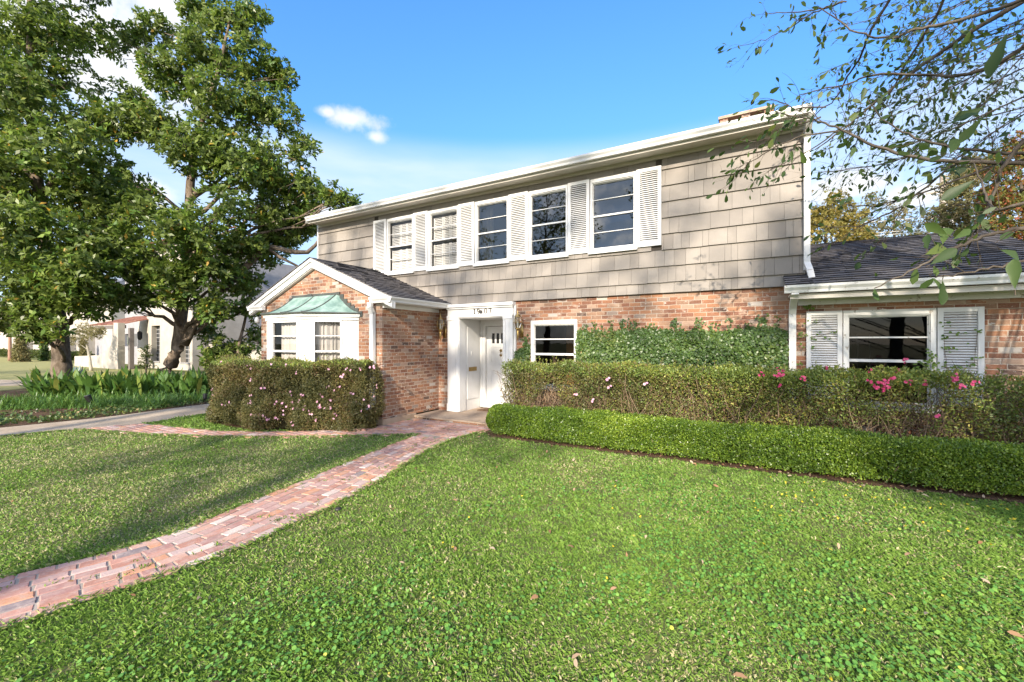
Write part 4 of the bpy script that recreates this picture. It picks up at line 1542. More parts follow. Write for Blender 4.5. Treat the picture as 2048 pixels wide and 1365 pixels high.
def tree(name, label, base, trunk_pts, radii, blobs, brad, count, lsize, lm, bm, group=None, per=8, gap=0.42, cat='tree', seed=0.0, limb_r=0.09, freq=0.9, wr=0.36, up=0.35):
    t = thing(name, label, cat, base, group)
    mb = MB()
    tp = [Vector(p) for p in trunk_pts]
    # smooth trunk
    fine, fr_ = [], []
    for i in range(len(tp) - 1):
        for k in range(4):
            f = k / 4
            fine.append(tp[i].lerp(tp[i + 1], f) + Vector((random.uniform(-1, 1), random.uniform(-1, 1), 0)) * radii[i] * 0.10)
            fr_.append((radii[i] + (radii[i + 1] - radii[i]) * f) * random.uniform(0.94, 1.06))
    fine.append(tp[-1])
    fr_.append(radii[-1])
    mb.tube(fine, fr_, 12)
    for c, r in zip(blobs, brad):
        c = Vector(c)
        # start a limb from the trunk point that lies lower than the clump
        cand = [(abs((p.z + 0.55 * math.hypot(p.x - c.x, p.y - c.y)) - c.z), i) for i, p in enumerate(fine)]
        i = min(cand)[1]
        pts = branch_pts(fine[i], c, 7, 0.10, 0.05)
        r0 = min(fr_[i] * 0.6, limb_r)
        mb.tube(pts, [r0 * (1 - 0.8 * k / 7) for k in range(8)], 7)
        rv = Vector(r) if hasattr(r, '__len__') else Vector((r, r, r * 0.8))
        for k in range(5):
            d = Vector(rdir(1)[0])
            e = c + Vector((d.x * rv.x, d.y * rv.y, d.z * rv.z)) * 0.85
            mb.tube(branch_pts(pts[random.randint(3, 7)], e, 4, 0.12), [r0 * 0.3, r0 * 0.24, r0 * 0.18, r0 * 0.12, r0 * 0.06], 5)
    build('trunk', mb, bm, t, True)
    V, rnd, _ = rosettes(blobs, brad, count, lsize, per, gap, up=up, seed=seed, freq=freq, wratio=wr)
    npmesh('crown', V, V.shape[1], lm, rnd, t)
    return t


def blobs_px(lst, t0):
    C, Rr = [], []
    for (px, py, rp, dt) in lst:
        t = t0 + dt
        C.append(tuple(at(px, py, t)))
        Rr.append(rp * t / FPX)
    return C, Rr


# ---- the two magnolias on the left
T1 = 15.2
b1 = at(125, 790, T1)
b1.z = 0.07
tr1 = [b1, at(124, 745, T1), at(120, 690, T1), at(112, 600, T1), at(92, 470, T1), at(70, 330, T1), at(60, 180, T1), at(60, 20, T1), at(65, -120, T1)]
L1 = [(40, 560, 95, -1.2), (150, 545, 90, -1.5), (215, 500, 80, -0.5), (60, 460, 100, -1.6), (190, 400, 90, 0.2), (20, 350, 110, -0.8), (130, 300, 95, -1.2), (210, 250, 60, 0.6),
      (30, 200, 105, -0.6), (120, 170, 80, 0.8), (70, 80, 90, 0.0), (160, 60, 60, 1.0), (-60, 280, 120, 0), (-70, 480, 130, 0.5), (-60, 90, 110, 0.5), (60, -60, 110, 0), (150, -40, 60, 0.6), (-20, 620, 70, -0.5), (100, 620, 60, -1.0), (180, 600, 60, -0.6), (70, 660, 40, -1.2), (120, 655, 36, -1.6)]
C, Q = blobs_px(L1, T1)
tree('magnolia_tree', 'tall magnolia at the left edge with a thick trunk, its crown leaving the frame', b1, tr1, [0.33, 0.27, 0.25, 0.23, 0.20, 0.16, 0.12, 0.08, 0.04], C, [q * 0.88 for q in Q], 11500, 0.205, MAG, BARK_MAG, None, 8, 0.42, seed=1.0, freq=1.6, wr=0.42)
T2 = 16.8
b2 = at(325, 780, T2)
b2.z = 0.07
tr2 = [b2, at(335, 742, T2), at(355, 700, T2), at(362, 640, T2), at(372, 540, T2), at(378, 400, T2), at(385, 330, T2), at(405, 240, T2), at(440, 130, T2), at(465, 20, T2)]
L2 = [(300, 430, 75, -1.5), (380, 470, 80, -2.0), (440, 420, 70, -1.6), (300, 530, 70, -1.2), (350, 560, 55, -1.6), (430, 540, 60, -1.0), (490, 470, 70, 0.0), (560, 440, 70, 0.8), (610, 390, 55, 0.6), (670, 395, 42, 0.3), (700, 402, 26, 0.2),
      (560, 340, 75, 0.4), (610, 300, 40, 0.6), (480, 330, 90, -0.6), (390, 300, 75, -1.0), (300, 250, 70, -0.5), (250, 200, 50, 0.3), (540, 230, 70, 0.3), (450, 210, 85, -0.6), (350, 150, 70, 0.0), (400, 90, 70, 0.3), (500, 130, 70, 0.4), (560, 150, 40, 0.6), (470, 50, 60, 0.2), (400, 15, 50, 0.8), (510, 25, 32, 0.4), (250, 90, 50, 1.0), (310, 60, 45, 1.0),
      (480, 560, 55, 0.6), (530, 500, 50, 1.0), (580, 470, 40, 1.4), (620, 450, 30, 1.2), (425, 625, 30, -1.0), (290, 590, 40, -1.0), (245, 600, 40, -0.5), (345, 605, 30, -1.5), (430, 610, 45, -0.6), (500, 620, 34, 0.5), (230, 470, 60, 0.5), (250, 360, 55, 0.2)]
C, Q = blobs_px(L2, T2)
mag2 = tree('magnolia_tree', 'spreading magnolia with a leaning trunk beside the gabled brick bay', b2, tr2, [0.31, 0.26, 0.22, 0.20, 0.18, 0.15, 0.13, 0.10, 0.07, 0.035], C, [q * 0.88 for q in Q], 12500, 0.205, MAG, BARK_MAG, None, 8, 0.43, seed=4.0, freq=1.6, wr=0.42)
# bare limb of the second magnolia that reaches towards the house
mb = MB()
lim = [at(368, 690, T2), at(392, 640, T2), at(420, 600, T2), at(448, 578, T2), at(480, 545, T2 + 0.3), at(512, 515, T2 + 0.4), at(528, 492, T2 + 0.4), at(555, 497, T2 + 0.4), at(590, 505, T2 + 0.4), at(615, 505, T2 + 0.4), at(632, 490, T2 + 0.4), at(650, 462, T2 + 0.5)]
mb.tube(lim, [0.17, 0.15, 0.14, 0.13, 0.125, 0.12, 0.11, 0.10, 0.095, 0.085, 0.07, 0.05], 9)
mb.tube([lim[6], at(560, 515, T2 + 0.3), at(590, 530, T2 + 0.2), at(620, 545, T2 + 0.2)], [0.07, 0.06, 0.045, 0.03], 7)
mb.tube([lim[3], at(450, 560, T2), at(470, 540, T2 - 0.4)], [0.07, 0.05, 0.03], 7)
mb.tube([at(372, 540, T2), at(400, 545, T2), at(440, 520, T2), at(480, 455, T2), at(520, 410, T2)], [0.12, 0.1, 0.08, 0.07, 0.04], 7)
build('limb', mb, BARK_MAG, mag2, True)

# young magnolia between the stucco wall and the bay
T3 = 17.5
b3 = at(470, 745, T3)
b3.z = 0.1
C, Q = blobs_px([(440, 690, 34, 0), (420, 665, 26, 0.3), (470, 700, 30, 0.2), (500, 690, 24, 0.4), (455, 730, 26, -0.4), (430, 720, 26, -0.2), (490, 735, 22, 0), (510, 660, 18, 0.5)], T3)
tree('young_magnolia', 'small young magnolia with thin grey stem before the low stucco wall', b3, [b3, at(478, 690, T3), at(490, 640, T3), at(500, 590, T3), at(505, 540, T3)], [0.07, 0.06, 0.05, 0.035, 0.02], C, Q, 420, 0.20, MAG, BARK_MAG, None, 8, 0.30, seed=9, limb_r=0.035)


# ---- clipped hedges ----------------------------------------------------
def hedge_leaves(path, z0, z1, half, count, lsize, wr, sway=0.05, top_share=0.3, holes=0.0, hole_f=3.0, shell=0.07, seed=0.0, low_thin=0.0, back=False):
    """leaves near the surface of a clipped hedge that follows path (list of (x, y))"""
    pts = [np.array(p, float) for p in path]
    seg = [np.linalg.norm(b - a) for a, b in zip(pts, pts[1:])]
    tot = sum(seg)
    s = RNG.random(count) * tot
    acc = np.concatenate([[0], np.cumsum(seg)])
    k = np.clip(np.searchsorted(acc, s, side='right') - 1, 0, len(seg) - 1)
    f = (s - acc[k]) / np.array(seg)[k]
    P0 = np.array(pts)[k]
    P1 = np.array(pts)[k + 1]
    C2 = P0 + (P1 - P0) * f[:, None]
    Ts = np.array([(b - a) / np.linalg.norm(b - a) for a, b in zip(pts, pts[1:])])
    Tv = unit(np.concatenate([Ts[:1], (Ts[1:] + Ts[:-1]) / 2, Ts[-1:]]))
    T = unit(Tv[k] * (1 - f[:, None]) + Tv[k + 1] * f[:, None])
    Nn = np.stack([T[:, 1], -T[:, 0]], axis=1)          # right of the path = outward
    which = RNG.random(count)
    top = which < top_share
    end = (which > 0.97)
    z = z0 + (z1 - z0) * RNG.random(count) ** (1.0 - 0.3 * low_thin)
    d = np.where(RNG.random(count) < (0.5 if back else 0.85), 1.0, -1.0) * half
    dd = (RNG.random(count) * 2 - 1) * half
    off = np.where(top, dd, d)
    z = np.where(top, z1, z)
    # rounded shoulder
    sh = np.clip((z - (z1 - 0.12)) / 0.12, 0, 1)
    off = np.where(top, off, off * (1 - 0.28 * sh ** 2))
    z = np.where(top, z - 0.05 * np.abs(dd / half) ** 4, z)
    P = np.stack([C2[:, 0] + Nn[:, 0] * off, C2[:, 1] + Nn[:, 1] * off, z], axis=1)
    outn = np.stack([Nn[:, 0] * np.sign(off), Nn[:, 1] * np.sign(off), np.zeros(count)], axis=1)
    outn = np.where(top[:, None], np.array([0, 0, 1.0]), outn)
    lump = (pn(P, 2.1, seed) - 0.5) * sway * 2 + (pn(P, 6.0, seed + 3) - 0.5) * sway * 0.9
    depth = lump - shell * RNG.random(count) ** 1.5
    P = P + outn * depth[:, None] + 0.012 * RNG.normal(size=(count, 3))
    keep = np.ones(count, bool)
    if holes > 0:
        h = pn(P, hole_f, seed + 7) + 0.25 * pn(P, hole_f * 2.7, seed + 2)
        keep &= h > holes * (0.8 + 0.4 * RNG.random(count))
    P, outn = P[keep], outn[keep]
    n = len(P)
    A = unit(outn * 0.6 + np.array([0, 0, 0.45]) + 0.75 * RNG.normal(size=(n, 3)))
    N = unit(outn + np.array([0, 0, 0.5]) + 0.7 * RNG.normal(size=(n, 3)))
    L = lsize * (0.6 + 0.8 * RNG.random(n))
    rnd = np.clip(0.08 + 0.8 * RNG.random(n) ** 1.3 + 0.7 * (pn(P, 2.5, seed + 5) - 0.5), 0, 1)
    return leaf_quads(P, A, N, L, L * wr, 0.12, 0.55, 0.1), rnd, P


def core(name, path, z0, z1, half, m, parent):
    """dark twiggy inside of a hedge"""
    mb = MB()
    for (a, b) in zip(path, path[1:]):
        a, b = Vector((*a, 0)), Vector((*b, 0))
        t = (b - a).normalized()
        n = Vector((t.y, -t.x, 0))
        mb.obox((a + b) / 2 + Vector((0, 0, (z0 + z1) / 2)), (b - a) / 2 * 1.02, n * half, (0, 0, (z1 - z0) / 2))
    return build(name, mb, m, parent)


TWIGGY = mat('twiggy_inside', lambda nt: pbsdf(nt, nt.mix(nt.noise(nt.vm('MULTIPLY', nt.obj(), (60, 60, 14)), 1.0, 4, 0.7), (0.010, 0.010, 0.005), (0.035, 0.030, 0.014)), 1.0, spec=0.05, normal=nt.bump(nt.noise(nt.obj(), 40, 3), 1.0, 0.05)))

# boxwood
BXP = [(-4.22, 7.06), (-2.0, 7.02), (0.0, 7.00), (1.6, 7.06), (3.2, 7.16), (5.4, 7.3)]
bx = thing('boxwood_hedge', 'low clipped bright green boxwood hedge along the edge of the lawn', 'hedge', (0.5, 7.05, 0.06))
V, rnd, _ = hedge_leaves(BXP, 0.13, 0.615, 0.285, 165000, 0.025, 0.62, 0.060, 0.32, 0.27, 7.0, 0.10, 2.0, 0.3)
# rounded west end
e = rdir(9000)
e = e[(e[:, 0] < 0.2)]
E2 = np.array([-4.22, 7.05, 0.36]) + e * np.array([0.22, 0.285, 0.26])
E2[:, 2] = np.clip(E2[:, 2], 0.13, 0.62)
E2 += (pn(E2, 5, 1)[:, None] - 0.5) * e * 0.08
Le = 0.024 * (0.6 + 0.8 * RNG.random(len(E2)))
Ve = leaf_quads(E2, unit(e * 0.6 + np.array([0, 0, 0.45]) + 0.75 * RNG.normal(size=e.shape)), unit(e + 0.7 * RNG.normal(size=e.shape)), Le, Le * 0.62, 0.12, 0.55, 0.1)
V = np.concatenate([V, Ve])
rnd = np.concatenate([rnd, np.clip(0.25 + 0.5 * RNG.random(len(Ve)), 0, 1)])
npmesh('foliage', V, 4, BOX, rnd, bx)
core('branches', BXP, 0.20, 0.52, 0.15, TWIGGY, bx)
mb = MB()
for k in range(150):
    x = random.uniform(-4.3, 5.2)
    y = 7.03 + random.uniform(-0.13, 0.13) + (0.05 if x > 1.5 else 0)
    mb.tube(branch_pts((x, y, 0.05), (x + random.uniform(-0.12, 0.12), y - random.uniform(-0.1, 0.2), 0.34), 3, 0.1), [0.009, 0.008, 0.006, 0.004], 5)
tag(build('stem', mb, STEM, bx), kind='stuff')


def flowers(name, P, size, m, parent):
    """small open blooms of five petals each"""
    P = np.array(P)
    V, rr = [], []
    for p in P:
        fc = unit(np.array([random.gauss(0.05, 0.5), -1.0 + random.gauss(0, 0.4), random.gauss(0.35, 0.4)])[None])[0]
        a = unit(np.cross(fc, [0.3, 0.2, 0.9])[None])[0]
        b = np.cross(fc, a)
        r0 = random.random()
        s = size * random.uniform(0.7, 1.15)
        for k in range(5):
            t = k * 1.2566 + r0 * 6
            d = a * math.cos(t) + b * math.sin(t)
            V.append(leaf_hex(p[None] + fc * 0.012, (d + fc * 0.42)[None], fc[None], [s], [s * 0.85], 0.1, -0.1)[0])
            rr.append(min(1, max(0, r0 + random.uniform(-0.2, 0.2))))
    return npmesh(name, np.array(V), 6, m, np.array(rr), parent)


# azalea hedge on the left, bowed round the bay
ALP = [(-11.35, 5.95), (-10.6, 5.42), (-9.6, 5.20), (-8.6, 5.28), (-7.7, 5.70), (-6.78, 6.2)]
al = thing('azalea_hedge', 'broad clipped azalea hedge with pale pink blooms below the bay window', 'hedge', (-9.0, 5.3, 0.06))
V, rnd, _ = hedge_leaves(ALP, 0.10, 1.40, 0.34, 150000, 0.036, 0.42, 0.17, 0.20, 0.36, 2.6, 0.16, 5.0)
# rounded ends
for (ex_, ey_, kx_) in ((-11.35, 5.95, -1), (-6.80, 6.18, 1)):
    e = rdir(9000)
    e = e[e[:, 0] * kx_ > -0.3]
    E2 = np.array([ex_, ey_, 0.74]) + e * np.array([0.26, 0.36, 0.68]) * (0.75 + 0.25 * RNG.random((len(e), 1)))
    E2 += (pn(E2, 4, 1)[:, None] - 0.5) * e * 0.16
    Le = 0.036 * (0.6 + 0.8 * RNG.random(len(E2)))
    V = np.concatenate([V, leaf_quads(E2, unit(e * 0.6 + np.array([0, 0, 0.45]) + 0.75 * RNG.normal(size=e.shape)), unit(e + 0.7 * RNG.normal(size=e.shape)), Le, Le * 0.42, 0.12, 0.55, 0.1)])
    rnd = np.concatenate([rnd, np.clip(0.2 + 0.6 * RNG.random(len(E2)), 0, 1)])
V2, rnd2, PP = hedge_leaves(ALP, 0.2, 1.43, 0.34, 16000, 0.036, 0.42, 0.07, 0.75, 0.2, 3.0, 0.06, 5.0)
low = PP[:, 2] > 1.30
npmesh('foliage', np.concatenate([V, V2[~low]]), 4, AZD, np.concatenate([rnd, rnd2[~low]]), al)
npmesh('new_growth', V2[low], 4, AZA, np.clip(rnd2[low] * 0.8 + 0.1, 0, 1), al)
core('branches', [(-11.2, 5.85)] + ALP[1:-1] + [(-7.05, 6.03)], 0.10, 1.22, 0.22, TWIGGY, al)
FPX_L = [(487, 708), (0, 0)]
fl = []
for (zx, zy) in [(615, 420), (635, 572), (588, 628), (620, 655), (625, 628), (750, 500), (362, 662), (418, 632), (632, 760), (662, 765), (735, 765), (705, 770), (725, 800), (803, 810), (890, 793), (945, 765), (940, 712), (930, 672), (985, 675), (893, 645), (1045, 650), (1115, 628), (1150, 585), (1050, 545), (1155, 708), (1070, 708), (1195, 750), (1250, 760), (1060, 850), (1318, 620), (1360, 585), (1318, 692), (1340, 675), (1382, 716), (1440, 700), (1465, 618), (1300, 828), (1415, 490), (1495, 497), (1535, 487), (1650, 547), (1715, 655), (1780, 605), (1845, 650), (1830, 700), (1900, 578), (1935, 690), (1740, 725), (1480, 805), (1510, 768), (1920, 475), (1990, 405), (2035, 490), (2010, 460), (1975, 525), (1600, 295), (1640, 300), (1750, 300), (1548, 370), (1408, 292), (980, 250), (1890, 270), (1870, 290), (1440, 120 + 580), (265, 570), (240, 495), (845, 262), (320, 240), (600, 270), (1100, 330)]:
    px, py = 380 + zx / 5.12, 680 + zy / 5.12
    # front face of the hedge: find distance where the view ray meets the bowed front
    best = None
    for (a, b) in zip(ALP, ALP[1:]):
        a_, b_ = np.array(a), np.array(b)
        tt_ = unit((b_ - a_)[None])[0]
        nn_ = np.array([tt_[1], -tt_[0]]) * 0.345
        a_, b_ = a_ + nn_, b_ + nn_
        r_ = at(px, py, 1.0)
        M_ = np.array([[r_.x, a_[0] - b_[0]], [r_.y, a_[1] - b_[1]]])
        so = np.linalg.solve(M_, a_)
        if -0.15 <= so[1] <= 1.25 and (best is None or so[0] < best):
            best = so[0]
    if best:
        p = at(px, py, best - 0.02)
        for q in range(random.choice([1, 2, 2, 3])):
            fl.append((p.x + random.gauss(0, 0.03), p.y + random.gauss(0, 0.02), p.z + random.gauss(0, 0.025)))
flowers('blossoms', fl, 0.028, PINK, al)

# long shoots that escape the shears
def shoots(path, z, half, count, parent, lm, seed):
    mb = MB()
    P, A = [], []
    for k in range(count):
        i = random.randrange(len(path) - 1)
        f = random.random()
        x = path[i][0] + (path[i + 1][0] - path[i][0]) * f
        y = path[i][1] + (path[i + 1][1] - path[i][1]) * f + random.uniform(-half, half) * 0.9
        h = random.uniform(0.05, 0.17)
        a = Vector((x, y, z - 0.05))
        b = a + Vector((random.gauss(0, 0.05), random.gauss(-0.02, 0.05), h + 0.05))
        mb.tube([a, a.lerp(b, 0.5) + Vector((random.gauss(0, 0.008), 0, 0)), b], [0.003, 0.0025, 0.0015], 4)
        for q in range(random.randint(6, 12)):
            t = random.uniform(0.25, 1)
            P.append(tuple(a.lerp(b, t)))
            A.append((random.gauss(0, 0.7), random.gauss(0, 0.7), random.uniform(0.1, 1.0)))
    build('shoot', mb, STEM, parent)['kind'] = 'stuff'
    P, A = np.array(P), np.array(A)
    L = 0.034 * (0.6 + 0.7 * RNG.random(len(P)))
    npmesh('shoot_leaves', leaf_quads(P, A, rdir(len(P), 0.6), L, L * 0.42, 0.12, 0.55, 0.1), 4, lm, 0.3 + 0.55 * RNG.random(len(P)), parent)


shoots(ALP, 1.40, 0.30, 90, al, AZA, 1)

# azalea hedge on the right, tall and leggy behind the boxwood
ARP = [(-4.45, 7.80), (-2.5, 7.80), (0.0, 7.80), (2.0, 7.80), (3.6, 7.82), (5.2, 7.85)]
ar = thing('azalea_hedge', 'leggy azalea hedge with hot pink blooms behind the boxwood, under the ivy', 'hedge', (0, 7.8, 0.07))
V, rnd, P_ = hedge_leaves(ARP, 0.32, 1.39, 0.27, 150000, 0.038, 0.44, 0.11, 0.20, 0.44, 2.2, 0.20, 8.0)
kk = (P_[:, 2] > 1.22) | (RNG.random(len(P_)) < np.clip(0.30 + 0.75 * (P_[:, 2] - 0.45) / 0.8 + 0.9 * (pn(P_, 1.6, 3.0) - 0.5), 0.12, 1))
V, rnd, P_ = V[kk], rnd[kk], P_[kk]
bump_ = (pn(P_ * np.array([1, 1, 0]), 2.2, 6.0) - 0.5) * 0.13 * np.clip((P_[:, 2] - 0.7) / 0.5, 0, 1)
V[:, :, 2] += bump_[:, None]
hm = 0.5 + 0.5 * np.tanh((P_[:, 0] + 1.2) * 0.9)              # the west end carries older bronze leaves
zf = np.clip((P_[:, 2] - 1.15) / 0.15, 0, 1)
isn = RNG.random(len(P_)) < np.clip(0.12 + 0.45 * hm + 0.55 * zf, 0, 0.97)
npmesh('foliage', V[isn], 4, AZA, np.clip(rnd[isn] * 0.9, 0, 1), ar)
npmesh('old_foliage', V[~isn], 4, AZD, rnd[~isn], ar)
mb = MB()
for k in range(460):
    x = random.uniform(-4.5, 5.0)
    y = 7.80 + random.uniform(-0.2, 0.16)
    h = random.uniform(0.7, 1.3)
    lean = random.uniform(-0.45, 0.45)
    mb.tube(branch_pts((x, y, 0.05), (x + lean, y + random.uniform(-0.15, 0.1), h), 5, 0.12), [0.010, 0.009, 0.008, 0.0065, 0.005, 0.003], 5)
    for q in range(2):
        z1 = random.uniform(0.4, h)
        a = Vector((x + lean * z1 / h, y, z1))
        mb.tube(branch_pts(a, a + Vector((random.uniform(-0.3, 0.3), random.uniform(-0.22, 0.1), random.uniform(0.1, 0.4))), 3, 0.15), [0.005, 0.004, 0.003, 0.002], 4)
tag(build('stem', mb, STEM, ar), kind='stuff')
fl = []
for (px, py) in [(1522, 748), (1556, 750), (1560, 772), (1607, 757), (1737, 763), (1768, 763), (1775, 775), (1752, 775), (1758, 768), (1820, 765), (1850, 766), (1912, 755), (1922, 774), (1948, 766), (1808, 722), (1737, 743), (1795, 743), (1650, 738), (1560, 742), (1880, 832), (1780, 758), (1910, 762), (1566, 752), (1770, 772), (1766, 780)]:
    t = 7.47 / (CS + (px - 1024) / FPX * SN)
    p = at(px, py, t if py > 745 else t * 1.035)
    for q in range(random.choice([3, 4, 5])):
        fl.append((p.x + random.gauss(0, 0.022), p.y + random.gauss(0, 0.015), p.z + random.gauss(0, 0.016)))
flowers('blossoms', fl, 0.026, HOT, ar)
fl = []
for (px, py) in [(1218, 776), (1185, 803), (1150, 790), (1215, 760), (1290, 770)]:
    p = at(px, py, 7.48 / (CS + (px - 1024) / FPX * SN))
    fl += [(p.x, p.y, p.z), (p.x + 0.03, p.y, p.z + 0.02)]
flowers('pale_blossoms', fl, 0.032, PINK, ar)
shoots(ARP, 1.38, 0.24, 150, ar, AZA, 2)


# ---- ivy on the brick ---------------------------------------------------
def ivy(x0, x1, zf0, zf1, count, lsize, thick, parent, seed, sprig=14):
    n = count
    x = x0 + (x1 - x0) * RNG.random(n)
    top = zf1(x) + (pn(np.stack([x, x * 0, x * 0], 1), 5.0, seed) - 0.5) * 0.16
    z = zf0 + (top - zf0) * RNG.random(n)
    edge = np.clip((top - z) / 0.25, 0, 1)
    P = np.stack([x, YW - 0.01 - (thick * (0.25 + 0.75 * edge)) * (0.35 + 0.65 * RNG.random(n)) * (0.5 + pn(np.stack([x, z, z], 1), 3.0, seed)), z], 1)
    # wispy runners above the top
    ex = []
    for k in range(sprig):
        bx_ = random.uniform(x0, x1)
        zz = float(zf1(np.array([bx_]))[0])
        for q in range(random.randint(6, 16)):
            ex.append((bx_ + 0.02 * math.sin(q) + random.gauss(0, 0.012), YW - 0.02, zz + q * 0.018))
    if ex:
        P = np.concatenate([P, np.array(ex)])
    n = len(P)
    A = unit(np.stack([RNG.normal(size=n) * 0.6, -0.35 + 0.3 * RNG.normal(size=n), -0.35 + 0.7 * RNG.normal(size=n)], 1))
    N = unit(np.stack([0.4 * RNG.normal(size=n), -1 + 0.3 * RNG.normal(size=n), 0.4 + 0.4 * RNG.normal(size=n)], 1))
    L = lsize * (0.55 + 0.8 * RNG.random(n))
    rnd = np.clip(0.15 + 0.55 * RNG.random(n) + 0.7 * (pn(P, 2.4, seed + 2) - 0.45), 0, 1)
    return leaf_hex(P, A, N, L, L * 0.8, 0.1, 0.1), rnd


iv = thing('ivy', 'thick dark green ivy climbing the brick between the porch window and the wing', 'ivy', (-1.3, YW - 0.05, 0.1))
V, rnd = ivy(-3.08, 0.54, 0.9, lambda x: 2.04 + 0.02 * np.sin(x * 3), 27000, 0.042, 0.17, iv, 3.0, 46)
npmesh('foliage', V, 6, IVY, rnd, iv)
mb = MB()
for k in range(60):
    x = random.uniform(-3.0, 0.5)
    mb.tube(branch_pts((x, YW - 0.015, 0.08), (x + random.uniform(-0.5, 0.5), YW - 0.015, random.uniform(1.4, 2.15)), 5, 0.06), 0.004, 4)
tag(build('stem', mb, STEM, iv), kind='stuff')
iv = thing('ivy', 'narrow column of ivy on the brick between the entrance and the porch window', 'ivy', (-4.4, YW - 0.05, 0.1))
V, rnd = ivy(-4.56, -4.20, 0.8, lambda x: 1.62 + 0.45 * (x + 4.56), 3200, 0.042, 0.13, iv, 7.0, 5)
npmesh('foliage', V, 6, IVY, rnd, iv)
iv = thing('ivy', 'thin ivy sprigs creeping over the white louvred shutters of the wing', 'ivy', (1.8, YW - 0.08, 1.0))
ps = []
for (zx, zy, k) in [(290, 430, 3), (460, 520, 4), (280, 572, 5), (350, 543, 2), (410, 575, 4), (262, 658, 2), (410, 528, 1), (1395, 455, 5), (1660, 510, 6), (1550, 530, 2), (1470, 535, 2), (1378, 587, 5), (1390, 650, 6), (1475, 680, 3), (1575, 612, 1), (1635, 738, 4), (1540, 810, 4), (1620, 795, 5), (1480, 805, 3), (1380, 800, 3), (1440, 825, 3), (1350, 830, 4), (1265, 690, 6), (1280, 730, 8), (1260, 760, 9), (1290, 800, 9), (1240, 810, 6), (1180, 800, 6), (1150, 780, 5), (1200, 770, 4), (1130, 830, 5), (250, 300, 9), (240, 320, 9), (265, 330, 6), (195, 440, 3), (160, 530, 5), (180, 560, 6), (200, 545, 4), (195, 640, 4), (170, 800, 5)]:
    px, py = 1560 + zx / 4.197, 540 + zy / 4.197
    p = at(px, py, (YW - 0.065) / (CS + (px - 1024) / FPX * SN))
    for q in range(k):
        ps.append((p.x + random.gauss(0, 0.022), p.y + random.gauss(0, 0.006), p.z + random.gauss(0, 0.016)))
P = np.array(ps)
n = len(P)
A = unit(np.stack([RNG.normal(size=n), -0.3 + 0.2 * RNG.normal(size=n), RNG.normal(size=n) * 0.6], 1))
N = unit(np.stack([0.3 * RNG.normal(size=n), -1 + 0.2 * RNG.normal(size=n), 0.4 + 0.3 * RNG.normal(size=n)], 1))
L = 0.04 * (0.6 + 0.6 * RNG.random(n))
npmesh('foliage', leaf_hex(P, A, N, L, L * 0.8, 0.1, 0.1), 6, leaf_mat('bright_ivy_leaf', [(0, (0.08, 0.16, 0.02)), (1, (0.16, 0.24, 0.03))], 0.4, 0.25), RNG.random(n), iv)
mb = MB()
for (a, b) in (((1350, 830), (1660, 790)), ((1378, 587), (1400, 830)), ((1660, 510), (1630, 790)), ((262, 575), (460, 520)), ((1265, 690), (1280, 830))):
    q = []
    for zx, zy in (a, b):
        px, py = 1560 + zx / 4.197, 540 + zy / 4.197
        q.append(at(px, py, (YW - 0.058) / (CS + (px - 1024) / FPX * SN)))
    mb.tube(branch_pts(q[0], q[1], 5, 0.03), 0.003, 4)
tag(build('stem', mb, STEM, iv), kind='stuff')
iv = thing('ivy', 'dark ivy column at the far left corner of the gabled bay', 'ivy', (-11.2, 6.6, 0.1))
n = 2600
P = np.stack([-11.14 + 0.16 * RNG.normal(size=n) * 0.6, 6.52 + 0.5 * RNG.random(n), 0.1 + 1.85 * RNG.random(n)], 1)
A = rdir(n)
L = 0.05 * (0.6 + 0.8 * RNG.random(n))
npmesh('foliage', leaf_hex(P, A, rdir(n, 0.3), L, L * 0.8), 6, IVY, RNG.random(n) * 0.8, iv)


# ---- bed on the left: cast-iron plants, border grass, ground cover
def arch_leaves(C, D, L, W, droop, segs=4):
    """curved strap leaves as strips; returns (n*segs, 4, 3) quads"""
    n = len(C)
    S = unit(np.cross(D, np.array([0, 0, 1.0])) + 1e-6)
    out = []
    prev = None
    prof = [0.25, 0.8, 1.0, 0.75, 0.02] if segs == 4 else [0.6, 0.8, 0.5, 0.02]
    for k in range(segs + 1):
        t = k / segs
        c = C + D * (L * t)[:, None] + np.array([0, 0, -1.0]) * (droop * L * t * t)[:, None]
        c = c + np.stack([D[:, 0], D[:, 1], 0 * D[:, 0]], 1) * (droop * L * t * t * 0.5)[:, None]
        w_ = (W * prof[k] * 0.5)[:, None]
        cur = (c - S * w_, c + S * w_)
        if prev is not None:
            out.append(np.stack([prev[0], prev[1], cur[1], cur[0]], 1))
        prev = cur
    return np.concatenate(out)


def clump_mesh(nl, h, w_, droop, spread, segs):
    C = np.concatenate([RNG.normal(size=(nl, 2)) * spread, np.zeros((nl, 1))], 1)
    az = RNG.random(nl) * 6.283
    tl = np.clip(np.abs(RNG.normal(size=nl)) * 0.42 + 0.08, 0, 1.1)
    D = np.stack([np.cos(az) * np.sin(tl), np.sin(az) * np.sin(tl), np.cos(tl)], 1)
    L = h * (0.65 + 0.5 * RNG.random(nl))
    V = arch_leaves(C, D, L, w_ * (0.7 + 0.5 * RNG.random(nl)), droop * (0.4 + RNG.random(nl)), segs)
    return V, np.tile(RNG.random(nl), segs)


def plants(name, label, cat, group, spots, protos, lm, zfun=gz):
    ps = []
    for i, (V, r) in enumerate(protos):
        o = npmesh(name, V, 4, lm, r)
        ps.append(o)
    for i, (x, y, sc, lab) in enumerate(spots):
        if i < len(ps):
            o = ps[i]
        else:
            o = ps[i % len(ps)].copy()
            COL.objects.link(o)
        o.location = (x, y, zfun(x, y) + 0.01)
        o.rotation_euler = (0, 0, random.uniform(0, 6.28))
        o.scale = (sc, sc, sc * random.uniform(0.9, 1.1))
        tag(o, lab or label, cat, group)


